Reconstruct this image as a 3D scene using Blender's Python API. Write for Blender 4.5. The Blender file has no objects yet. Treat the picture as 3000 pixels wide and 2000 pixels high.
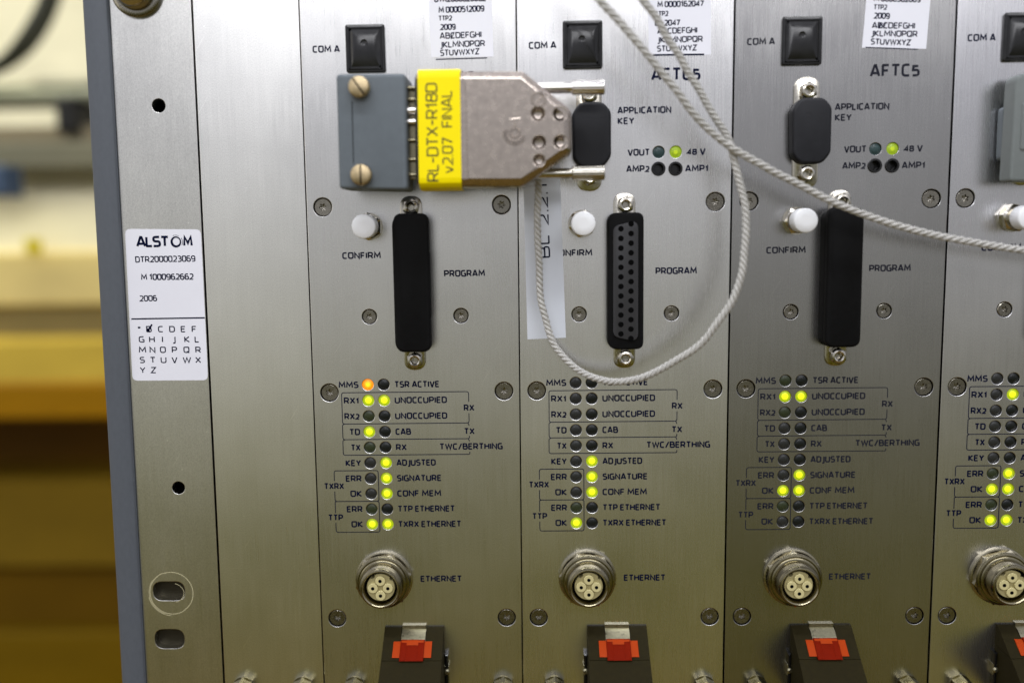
import bpy, bmesh, math, random
from mathutils import Vector, Matrix
random.seed(7)
scene = bpy.context.scene
COL = scene.collection

# ------------------------------------------------------------------ frame of reference
# Everything is measured in millimetres on the rack's front plane: X to the right,
# Y downwards, h out of the front towards the viewer.  World units are metres.
F_PX = 2779.06
AX, AY, AZ = math.radians(6.7803), math.radians(1.25327), math.radians(-0.76558)
CX, CY, CZ = 68.743, 60.518, -274.159

def cam_rot():
    rx = Matrix.Rotation(AX, 3, 'X'); ry = Matrix.Rotation(AY, 3, 'Y'); rz = Matrix.Rotation(AZ, 3, 'Z')
    return rz @ rx @ ry
CR = cam_rot()

def at(px, py, h=0.0):
    """millimetres on the plane h in front of the panel for a measured photo point"""
    d = CR.transposed() @ Vector(((px - 1500) / F_PX, (py - 1000) / F_PX, 1.0))
    t = (-h - CZ) / d.z
    return (CX + t * d.x, CY + t * d.y)

def W(x, y, h=0.0):
    return Vector((x * .001, -h * .001, -y * .001))

# ------------------------------------------------------------------ camera
cam = bpy.data.cameras.new('camera'); cam_o = bpy.data.objects.new('camera', cam); COL.objects.link(cam_o)
def fv(v): return Vector((v[0], v[2], -v[1]))
right, down, fwd = fv(CR[0]), fv(CR[1]), fv(CR[2])
m = Matrix((right, -down, -fwd)).transposed().to_4x4()
m.translation = W(CX, CY, -CZ)
cam_o.matrix_world = m
cam.sensor_width = 36.0; cam.lens = F_PX / 3000 * 36.0
cam.clip_start = 0.01; cam.clip_end = 60
cam.dof.use_dof = True; cam.dof.focus_distance = 0.2790; cam.dof.aperture_fstop = 4.5
scene.camera = cam_o

# ------------------------------------------------------------------ world and lamps
world = bpy.data.worlds.new('World'); scene.world = world; world.use_nodes = True
wn = world.node_tree; wn.nodes.clear()
def wnode(t): return wn.nodes.new(t)
tc = wnode('ShaderNodeTexCoord'); sep = wnode('ShaderNodeSeparateXYZ'); wn.links.new(tc.outputs['Generated'], sep.inputs[0])
mr = wnode('ShaderNodeMapRange'); mr.inputs['From Min'].default_value = -0.7; mr.inputs['From Max'].default_value = 0.7
wn.links.new(sep.outputs['Z'], mr.inputs['Value'])
ramp = wnode('ShaderNodeValToRGB'); wn.links.new(mr.outputs[0], ramp.inputs[0])
cr = ramp.color_ramp
WORLD_STOPS = [(0.0, (.022, .017, .000)), (.14, (.042, .034, .000)), (.24, (.090, .078, .000)), (.36, (.205, .195, .105)), (.485, (.46, .46, .465)), (.63, (.44, .445, .50)), (.80, (.64, .64, .72)), (1.0, (.75, .75, .84))]
cr.elements[0].position, cr.elements[0].color = WORLD_STOPS[0][0], (*WORLD_STOPS[0][1], 1)
cr.elements[1].position, cr.elements[1].color = WORLD_STOPS[-1][0], (*WORLD_STOPS[-1][1], 1)
for p_, c_ in WORLD_STOPS[1:-1]:
    e = cr.elements.new(p_); e.color = (*c_, 1)
def xrange_(a, b):
    q = wnode('ShaderNodeMapRange'); q.inputs['From Min'].default_value = -0.45; q.inputs['From Max'].default_value = 0.45
    q.inputs['To Min'].default_value = a; q.inputs['To Max'].default_value = b
    wn.links.new(sep.outputs['X'], q.inputs['Value']); return q
def zblend(z0, z1, a, b):
    q = wnode('ShaderNodeMapRange'); q.inputs['From Min'].default_value = z0; q.inputs['From Max'].default_value = z1
    wn.links.new(sep.outputs['Z'], q.inputs['Value'])
    k = wnode('ShaderNodeMix'); k.data_type = 'FLOAT'
    wn.links.new(q.outputs[0], k.inputs['Factor']); wn.links.new(a, k.inputs['A']); wn.links.new(b, k.inputs['B']); return k.outputs[0]
xlow, xmid, xhigh = xrange_(.64, 1.62).outputs[0], xrange_(1.14, .52).outputs[0], xrange_(1.10, .98).outputs[0]
xz = zblend(-.10, .08, zblend(-.40, -.22, xlow, xmid), xhigh)
bgn = wnode('ShaderNodeBackground'); wn.links.new(ramp.outputs[0], bgn.inputs['Color']); wn.links.new(xz, bgn.inputs['Strength'])
wo = wnode('ShaderNodeOutputWorld'); wn.links.new(bgn.outputs[0], wo.inputs[0])

def area(name, loc, target, sx, sy, power, col):
    l = bpy.data.lights.new(name, 'AREA'); l.shape = 'RECTANGLE'; l.size = sx; l.size_y = sy; l.energy = power; l.color = col
    o = bpy.data.objects.new(name, l); COL.objects.link(o); o.location = loc
    o.rotation_euler = (Vector(target) - Vector(loc)).to_track_quat('-Z', 'Y').to_euler()
    return o
area('ceiling_lamp', (0.17, -1.0, 0.43), (0.07, 0, -0.06), 1.20, 0.13, 2.9, (.97, .97, 1.0))
area('top_fill', (0.06, -0.24, 0.36), (0.06, 0, -0.02), 0.5, 0.04, 1.25, (.95, .97, 1.0))  # added fill from above, for edge highlights and falloff down the panels
area('side_lamp', (-0.75, -0.55, 0.10), (0.0, 0, -0.10), 0.25, 0.5, .4, (1.0, .92, .75))
area('room_fill', (-0.75, 0.30, 0.75), (-0.75, 1.0, -0.05), 0.9, 0.25, 8.4, (1.0, .96, .74))  # added fill that brightens the wall and the things behind the rack

scene.view_settings.view_transform = 'Standard'
scene.view_settings.look = 'None'
scene.view_settings.exposure = 0.33
scene.view_settings.gamma = 1.0

# ------------------------------------------------------------------ materials
MATS = {}
def mat(name, col, rough=.5, metal=0.0, spec=.3, emit=None, estr=0.0, noise=None, bump=None, aniso=0.0, coat=0.0):
    if name in MATS: return MATS[name]
    ma = bpy.data.materials.new(name); ma.use_nodes = True
    nt = ma.node_tree; b = nt.nodes['Principled BSDF']
    b.inputs['Base Color'].default_value = (*col, 1); b.inputs['Roughness'].default_value = rough
    b.inputs['Metallic'].default_value = metal; b.inputs['Specular IOR Level'].default_value = spec
    b.inputs['Coat Weight'].default_value = coat
    if emit: b.inputs['Emission Color'].default_value = (*emit, 1); b.inputs['Emission Strength'].default_value = estr
    geo = nt.nodes.new('ShaderNodeNewGeometry')
    def noise_node(scale, detail):
        mp = nt.nodes.new('ShaderNodeMapping'); mp.inputs['Scale'].default_value = scale
        nt.links.new(geo.outputs['Position'], mp.inputs['Vector'])
        n = nt.nodes.new('ShaderNodeTexNoise'); n.inputs['Scale'].default_value = 1.0; n.inputs['Detail'].default_value = detail
        n.inputs['Roughness'].default_value = .65
        nt.links.new(mp.outputs[0], n.inputs['Vector']); return n
    if noise:                       # (scale xyz per metre, amount of colour change, amount of roughness change)
        sc, ac, ar = noise
        n = noise_node(sc, 4)
        r = nt.nodes.new('ShaderNodeMapRange'); r.inputs['From Min'].default_value = .3; r.inputs['From Max'].default_value = .7
        r.inputs['To Min'].default_value = 1 - ac; r.inputs['To Max'].default_value = 1 + ac
        nt.links.new(n.outputs['Fac'], r.inputs['Value'])
        mul = nt.nodes.new('ShaderNodeVectorMath'); mul.operation = 'SCALE'; mul.inputs[0].default_value = col
        nt.links.new(r.outputs[0], mul.inputs['Scale']); nt.links.new(mul.outputs[0], b.inputs['Base Color'])
        if ar:
            r2 = nt.nodes.new('ShaderNodeMapRange'); r2.inputs['From Min'].default_value = .3; r2.inputs['From Max'].default_value = .7
            r2.inputs['To Min'].default_value = rough - ar; r2.inputs['To Max'].default_value = rough + ar
            nt.links.new(n.outputs['Fac'], r2.inputs['Value']); nt.links.new(r2.outputs[0], b.inputs['Roughness'])
    if bump:                        # (scale, distance m, strength)
        n = noise_node(bump[0], 3)
        bp = nt.nodes.new('ShaderNodeBump'); bp.inputs['Distance'].default_value = bump[1]; bp.inputs['Strength'].default_value = bump[2]
        nt.links.new(n.outputs['Fac'], bp.inputs['Height']); nt.links.new(bp.outputs[0], b.inputs['Normal'])
    MATS[name] = ma
    return ma

def brushed(name, col, rough):
    """brushed aluminium: fine vertical grain, blotches, a few bright specks and scratches"""
    ma = bpy.data.materials.new(name); ma.use_nodes = True; nt = ma.node_tree; nt.nodes.remove(nt.nodes['Principled BSDF'])
    b = nt.nodes.new('ShaderNodeBsdfAnisotropic'); b.distribution = 'BECKMANN'
    w = nt.nodes.new('ShaderNodeBsdfAnisotropic'); w.distribution = 'BECKMANN'; w.inputs['Roughness'].default_value = .66
    mixs = nt.nodes.new('ShaderNodeMixShader'); mixs.inputs[0].default_value = .08
    nt.links.new(b.outputs[0], mixs.inputs[1]); nt.links.new(w.outputs[0], mixs.inputs[2])
    nt.links.new(mixs.outputs[0], nt.nodes['Material Output'].inputs['Surface'])
    N = nt.nodes.new; L = nt.links.new
    geo = N('ShaderNodeNewGeometry')
    def noise(scale, detail, rgh=.6):
        mp = N('ShaderNodeMapping'); mp.inputs['Scale'].default_value = scale; L(geo.outputs['Position'], mp.inputs['Vector'])
        n = N('ShaderNodeTexNoise'); n.inputs['Scale'].default_value = 1.0; n.inputs['Detail'].default_value = detail; n.inputs['Roughness'].default_value = rgh
        L(mp.outputs[0], n.inputs['Vector']); return n.outputs['Fac']
    def mrange(v, a, c, lo=.3, hi=.7):
        r = N('ShaderNodeMapRange'); r.inputs['From Min'].default_value = lo; r.inputs['From Max'].default_value = hi
        r.inputs['To Min'].default_value = a; r.inputs['To Max'].default_value = c; L(v, r.inputs['Value']); return r.outputs[0]
    def math_(op, a, c):
        q = N('ShaderNodeMath'); q.operation = op; L(a, q.inputs[0]); L(c, q.inputs[1]); return q.outputs[0]
    streak = noise((2600, 400, 55), 3)
    wide = noise((420, 60, 14), 3)
    blotch = noise((20, 20, 16), 4)
    grain = noise((5200, 5200, 2600), 2)
    speck = noise((900, 900, 900), 1, .3)
    f = math_('MULTIPLY', mrange(streak, .97, 1.03), mrange(wide, .985, 1.015))
    f = math_('MULTIPLY', f, mrange(blotch, .91, 1.09))
    f = math_('MULTIPLY', f, mrange(grain, .87, 1.13))
    f = math_('ADD', f, mrange(speck, 0, .35, .80, .86))
    for rot, thr in ((.55, .74), (-.9, .76), (1.35, .77)):       # a few fine handling scratches
        mp = N('ShaderNodeMapping'); mp.vector_type = 'TEXTURE'; mp.inputs['Rotation'].default_value = (0, rot, 0)
        mp.inputs['Scale'].default_value = (1 / 2600, 1 / 60, 1 / 75); L(geo.outputs['Position'], mp.inputs['Vector'])
        n = N('ShaderNodeTexNoise'); n.inputs['Scale'].default_value = 1.0; n.inputs['Detail'].default_value = 1.0; L(mp.outputs[0], n.inputs['Vector'])
        f = math_('ADD', f, mrange(n.outputs['Fac'], 0, .16, thr, thr + .03))
    v = N('ShaderNodeVectorMath'); v.operation = 'SCALE'; v.inputs[0].default_value = col; L(f, v.inputs['Scale'])
    L(v.outputs[0], b.inputs['Color']); L(v.outputs[0], w.inputs['Color'])
    L(math_('ADD', mrange(blotch, rough - .025, rough + .025), mrange(streak, -.02, .02)), b.inputs['Roughness'])
    hgt = math_('ADD', streak, grain)
    bp = N('ShaderNodeBump'); bp.inputs['Distance'].default_value = .00004; bp.inputs['Strength'].default_value = .16
    L(hgt, bp.inputs['Height']); L(bp.outputs[0], b.inputs['Normal']); L(bp.outputs[0], w.inputs['Normal'])
    MATS[name] = ma
    return ma

M_EAR = brushed('ear_aluminium', (0.64, 0.635, 0.6), 0.31)
M_BLANK = brushed('blank_aluminium', (0.78, 0.775, 0.74), 0.3)
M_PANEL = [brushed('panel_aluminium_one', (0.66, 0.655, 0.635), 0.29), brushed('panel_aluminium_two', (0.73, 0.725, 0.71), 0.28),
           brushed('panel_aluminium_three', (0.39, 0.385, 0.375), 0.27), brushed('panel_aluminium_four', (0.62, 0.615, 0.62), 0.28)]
M_INK = mat('navy_ink', (.003, .005, .024), .65, spec=.03)
M_INK_WORN = mat('worn_navy_ink', (.014, .015, .024), .6, spec=.1)
M_GREY = mat('grey_paint', (.085, .095, .110), .5, spec=.35, noise=((900, 900, 500), .05, .04), bump=((3500, 3500, 3500), .00003, .35))
M_DARK = mat('dark_inside', (.003, .003, .003), .9, spec=.02)
M_STEEL = mat('screw_steel', (.25, .235, .20), .26, 1.0, noise=((3000, 3000, 3000), .18, .08))
M_NICKEL = mat('nickel', (.50, .475, .41), .20, 1.0, noise=((1500, 1500, 1500), .10, .06))
M_BRASS = mat('brass', (.50, .40, .24), .46, 1.0, noise=((900, 900, 900), .22, .08))
M_MIDNI = mat('worn_nickel', (.34, .31, .22), .24, 1.0, noise=((1500, 1500, 1500), .14, .06))
M_DARKNI = mat('dark_nickel', (.24, .215, .14), .20, 1.0, noise=((1500, 1500, 1500), .12, .06))
M_POST = mat('dull_brass', (.17, .15, .07), .30, 1.0, noise=((1500, 1500, 1500), .15, .08))
M_CAST = mat('cast_zinc', (.445, .39, .34), .25, 1.0, noise=((500, 500, 500), .06, .05), bump=((1500, 1500, 1500), .00006, .14))
M_CHROME = mat('chrome', (.80, .77, .74), .14, 1.0)
M_GREYPL = mat('grey_plastic', (.115, .135, .150), .52, noise=((400, 400, 400), .05, .03), bump=((2500, 2500, 2500), .00003, .3))
M_GREYPL2 = mat('pale_grey_plastic', (.155, .172, .168), .5, noise=((400, 400, 400), .05, .03))
M_BLACKPL = mat('black_plastic', (.0035, .0035, .0036), .62, spec=.10, noise=((600, 600, 600), .2, .05))
M_BLACKGL = mat('gloss_black_plastic', (.005, .005, .005), .20, spec=.5, noise=((300, 300, 300), .2, .05))
M_RUBBER = mat('dark_rubber', (.0075, .008, .0105), .5, spec=.3, noise=((500, 500, 500), .15, .06))
M_SOCKET = mat('socket_face', (.034, .034, .036), .5, spec=.25)
M_WHITEPL = mat('white_plastic', (.80, .81, .82), .38)
M_LABEL = mat('white_label', (.74, .745, .80), .42, noise=((60, 60, 60), .02, 0))
M_TAPE = mat('pale_tape', (.60, .63, .68), .22, spec=.7)
M_YELLOW = mat('yellow_tape', (.95, .78, .000), .45, spec=.15, noise=((120, 120, 120), .02, 0))
M_TAPEINK = mat('tape_ink', (.06, .055, .02), .6)
M_BEIGE = mat('beige_insert', (.56, .50, .25), .5, spec=.2)
M_BEIGE2 = mat('beige_groove_shade', (.40, .35, .17), .6, spec=.1)  # darker beige: shadow of the cross groove put into the colour
M_HANDLE = mat('handle_plastic', (.017, .0135, .004), .6, spec=.06, noise=((700, 700, 700), .15, .06), bump=((2600, 2600, 2600), .00004, .4))
M_RED = mat('red_plastic', (.16, .008, .001), .55, spec=.03, noise=((300, 300, 300), .08, .05))
M_RED2 = mat('orange_plastic', (.36, .040, .004), .5, spec=.06)
M_CLIP = mat('clip_steel', (.30, .28, .19), .36, 1.0, noise=((1500, 1500, 1500), .15, .1))
M_CORD = mat('cord_fibre', (.43, .42, .39), .65, noise=((1600, 1600, 1600), .16, .05))
M_OFF = mat('lamp_off', (.022, .023, .021), .30)
M_OFFG = mat('lamp_off_green', (.028, .036, .016), .30)
M_OFFD = mat('lamp_off_dark', (.008, .010, .009), .28)
M_OFFT = mat('lamp_off_teal', (.030, .055, .055), .30)
M_ON = mat('lamp_lit', (.5, .6, .02), .3, emit=(.88, .92, .003), estr=1.35)
M_ONR = mat('lamp_lit_rim', (.3, .4, .01), .3, emit=(.44, .54, .002), estr=.36)
M_ONM = mat('lamp_lit_ring', (.4, .5, .02), .3, emit=(.78, .86, .003), estr=.85)
M_AMBM = mat('lamp_amber_ring', (.5, .3, .02), .3, emit=(1.0, .36, .004), estr=.8)
M_DIM = mat('lamp_dim', (.25, .33, .02), .3, emit=(.42, .52, .004), estr=.55)
M_DIMR = mat('lamp_dim_rim', (.20, .28, .02), .3, emit=(.22, .32, .004), estr=.45)
M_AMB = mat('lamp_amber', (.6, .3, .02), .3, emit=(1.0, .46, .006), estr=1.25)
M_AMBR = mat('lamp_amber_rim', (.5, .2, .01), .3, emit=(.80, .22, .002), estr=.75)

# ------------------------------------------------------------------ mesh builder (millimetres)
class MB:
    def __init__(s): s.v = []; s.f = []; s.mi = []; s.flat = set()
    def add(s, vs, fs, mi=0):
        o = len(s.v); s.v += [tuple(p) for p in vs]
        for f in fs: s.f.append([i + o for i in f]); s.mi.append(mi)
    def box(s, x0, x1, y0, y1, h0, h1, mi=0, ch=0.0):
        s.prism([(x0, y0), (x1, y0), (x1, y1), (x0, y1)], h0, h1, ch, mi)
    def prism(s, poly, h0, h1, ch=0.0, mi=0, top_mi=None, base=True, seg=1):
        n = len(poly); vs = []; fs = []
        rings = [(poly, h0)]
        if ch > 0:
            for k in range(seg + 1):
                a = math.pi / 2 * k / seg
                rings.append((inset(poly, ch * (1 - math.cos(a))), h1 - ch + ch * math.sin(a)))
        else: rings.append((poly, h1))
        for pl, h in rings: vs += [(x, y, h) for x, y in pl]
        for r in range(len(rings) - 1):
            for i in range(n):
                j = (i + 1) % n
                fs.append([r * n + i, r * n + j, (r + 1) * n + j, (r + 1) * n + i])
        if base: fs.append(list(range(n))[::-1])
        s.add(vs, fs, mi)
        q = len(rings) - 1
        o = len(s.v) - len(vs)
        s.flat.add(len(s.f)); s.f.append([o + q * n + i for i in range(n)]); s.mi.append(mi if top_mi is None else top_mi)
    def block(s, poly, r, h0, h1, ch, seg=4, holes=(), n=5, prof=None):
        def fil(d): return fillet(inset(poly, d) if d > 0 else poly, max(r - d, .04), True, n)
        rings = [(fil(0), h0)]
        for k in range(seg + 1):
            a = math.pi / 2 * k / seg
            rings.append((fil(ch * (1 - math.cos(a))), h1 - ch + ch * math.sin(a)))
        if prof: rings = [(fil(0), h0)] + [(fil(d), h1 - q) for d, q in prof]
        m_ = len(rings[0][0]); o = len(s.v)
        s.v += [(x, y, h) for pl, h in rings for x, y in pl]
        for q in range(len(rings) - 1):
            for i in range(m_):
                j = (i + 1) % m_
                s.f.append([o + q * m_ + i, o + q * m_ + j, o + (q + 1) * m_ + j, o + (q + 1) * m_ + i]); s.mi.append(0)
        s.f.append([o + i for i in range(m_)][::-1]); s.mi.append(0)
        top = o + (len(rings) - 1) * m_
        if not holes:
            s.flat.add(len(s.f)); s.f.append([top + i for i in range(m_)]); s.mi.append(0)
        else:
            s.top_ring = list(rings[-1][0])                   # left open: a drilled plate closes it
    def lathe(s, prof, cx=0.0, cy=0.0, n=32, mi=0, mis=None, close=True):
        """prof: list of (radius, h); hex tuple (radius, h, 6) gives a hexagonal ring"""
        vs = []; fs = []; k = len(prof)
        for p in prof:
            r, h = p[0], p[1]
            for i in range(n):
                a = 2 * math.pi * i / n
                rr = r
                if len(p) > 2:
                    q = (a + math.pi / 6) % (math.pi / 3) - math.pi / 6
                    rr = r / math.cos(q)
                vs.append((cx + rr * math.cos(a), cy + rr * math.sin(a), h))
        o = len(s.v); s.v += vs
        for r in range(k - 1):
            for i in range(n):
                j = (i + 1) % n
                s.f.append([o + r * n + i, o + r * n + j, o + (r + 1) * n + j, o + (r + 1) * n + i]); s.mi.append(mis[r] if mis else mi)
        if close:
            s.f.append([o + (k - 1) * n + i for i in range(n)]); s.mi.append(mis[-1] if mis else mi)
    def tube(s, path, r, n=10, mi=0, cap=True):
        """path: list of (x,y,h)"""
        P = [Vector(p) for p in path]; k = len(P); up = Vector((0, 0, 1)); vs = []
        prev = None
        for i in range(k):
            t = (P[min(i + 1, k - 1)] - P[max(i - 1, 0)]).normalized()
            a = t.cross(up if prev is None else prev.cross(t).cross(t) * -1)
            if prev is None:
                a = t.cross(up)
                if a.length < 1e-4: a = t.cross(Vector((1, 0, 0)))
            else:
                a = prev - t * prev.dot(t)
            a.normalize(); prev = a; b = t.cross(a)
            rr = r[i] if isinstance(r, (list, tuple)) else r
            for q in range(n):
                an = 2 * math.pi * q / n
                vs.append(P[i] + a * math.cos(an) * rr + b * math.sin(an) * rr)
        fs = []
        for i in range(k - 1):
            for q in range(n):
                w = (q + 1) % n
                fs.append([i * n + q, i * n + w, (i + 1) * n + w, (i + 1) * n + q])
        if cap: fs.append(list(range(n))[::-1]); fs.append([(k - 1) * n + q for q in range(n)])
        s.add(vs, fs, mi)
    def mesh(s, name, mats, org=(0, 0, 0), smooth=40, recalc=True):
        me = bpy.data.meshes.new(name)
        ox, oy, oh = org
        me.from_pydata([W(x - ox, y - oy, h - oh) for x, y, h in s.v], [], s.f)
        if not isinstance(mats, (list, tuple)): mats = [mats]
        for m_ in mats: me.materials.append(m_)
        for p, i in zip(me.polygons, s.mi): p.material_index = i
        if recalc:
            bm = bmesh.new(); bm.from_mesh(me); bmesh.ops.recalc_face_normals(bm, faces=bm.faces); bm.to_mesh(me); bm.free()
        if smooth:
            for p in me.polygons: p.use_smooth = p.index not in s.flat
            me.set_sharp_from_angle(angle=math.radians(smooth))
        me.update()
        return me

def inset(poly, d):
    n = len(poly); out = []
    area_ = sum(poly[i][0] * poly[(i + 1) % n][1] - poly[(i + 1) % n][0] * poly[i][1] for i in range(n))
    sg = 1 if area_ > 0 else -1
    for i in range(n):
        p0, p1, p2 = Vector(poly[i - 1]), Vector(poly[i]), Vector(poly[(i + 1) % n])
        e1 = (p1 - p0).normalized(); e2 = (p2 - p1).normalized()
        n1 = Vector((-e1.y, e1.x)) * sg; n2 = Vector((-e2.y, e2.x)) * sg
        b = n1 + n2
        if b.length < 1e-6: b = n1
        b.normalize(); c = max(.35, b.dot(n1))
        out.append(tuple(p1 + b * d / c))
    return out

def fillet(pts, r, closed=True, n=5):
    """round the corners of a polyline; r is a number or one number per point"""
    out = []; k = len(pts)
    for i in range(k):
        p = Vector(pts[i]); ri = r[i] if isinstance(r, (list, tuple)) else r
        if (not closed and i in (0, k - 1)) or ri <= 0: out.append(tuple(p)); continue
        a = Vector(pts[i - 1]); b = Vector(pts[(i + 1) % k])
        da, db = a - p, b - p
        la, lb = da.length, db.length
        if la < 1e-9 or lb < 1e-9: out.append(tuple(p)); continue
        da /= la; db /= lb
        ang = math.acos(max(-1, min(1, da.dot(db))))
        if ang > 3.1: out.append(tuple(p)); continue
        d = min(ri / math.tan(ang / 2), la * .499, lb * .499)
        s_, e_ = p + da * d, p + db * d
        for q in range(n + 1):
            t = q / n
            out.append(tuple(s_ * (1 - t) ** 2 + p * 2 * t * (1 - t) * 1.0 + e_ * t ** 2))
    return out

def rrect(x0, x1, y0, y1, r, n=5):
    return fillet([(x0, y0), (x1, y0), (x1, y1), (x0, y1)], r, True, n)
def circle(cx, cy, r, n=28):
    return [(cx + r * math.cos(2 * math.pi * i / n), cy + r * math.sin(2 * math.pi * i / n)) for i in range(n)]

def plate(name, outer, holes, thick, mats, top=0.0, bev=.13, org=(0, 0, 0)):
    """flat plate with holes and bevelled edges, front face at h = top"""
    cu = bpy.data.curves.new(name, 'CURVE'); cu.dimensions = '2D'; cu.fill_mode = 'BOTH'
    cu.extrude = (thick / 2 - bev) * .001; cu.bevel_depth = bev * .001; cu.bevel_resolution = 1; cu.offset = -bev * .001
    for poly in [outer] + holes:
        sp = cu.splines.new('POLY'); sp.points.add(len(poly) - 1); sp.use_cyclic_u = True
        for q, (x, y) in zip(sp.points, poly): q.co = ((x - org[0]) * .001, -(y - org[1]) * .001, 0, 1)
    tmp = bpy.data.objects.new('tmp', cu); COL.objects.link(tmp)
    dg = bpy.context.evaluated_depsgraph_get(); dg.update()
    me = bpy.data.meshes.new_from_object(tmp.evaluated_get(dg))
    bpy.data.objects.remove(tmp); bpy.data.curves.remove(cu)
    # local z (out of the plate) becomes -y in the world
    me.transform(Matrix(((1, 0, 0, 0), (0, 0, -1, -(top - thick / 2 - org[2]) * .001), (0, 1, 0, 0), (0, 0, 0, 1))))
    me.materials.clear()
    for m_ in (mats if isinstance(mats, (list, tuple)) else [mats]): me.materials.append(m_)
    for p in me.polygons: p.use_smooth = False; p.material_index = 0
    me.name = name; me.update()
    return me

# ------------------------------------------------------------------ objects
ORG = {}
def thing(name, label, cat, org, group=None):
    o = bpy.data.objects.new(name, None); COL.objects.link(o); o.location = W(*org); o.empty_display_size = .005
    o['label'] = label; o['category'] = cat
    if group: o['group'] = group
    ORG[o.name] = org
    return o
def put(name, me, parent=None, loc=(0, 0, 0), rot=0.0, label=None, kind=None):
    """link a mesh as one object; loc in millimetres relative to its parent"""
    o = bpy.data.objects.new(name, me); COL.objects.link(o); o.location = W(*loc)
    if rot: o.rotation_euler = (0, rot, 0)
    if parent: o.parent = parent
    if label: o['label'] = label
    if kind: o['kind'] = kind
    return o
def solo(name, me, label, cat, org, group=None):
    o = put(name, me, None, org); o['label'] = label; o['category'] = cat
    if group: o['group'] = group
    return o

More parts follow.
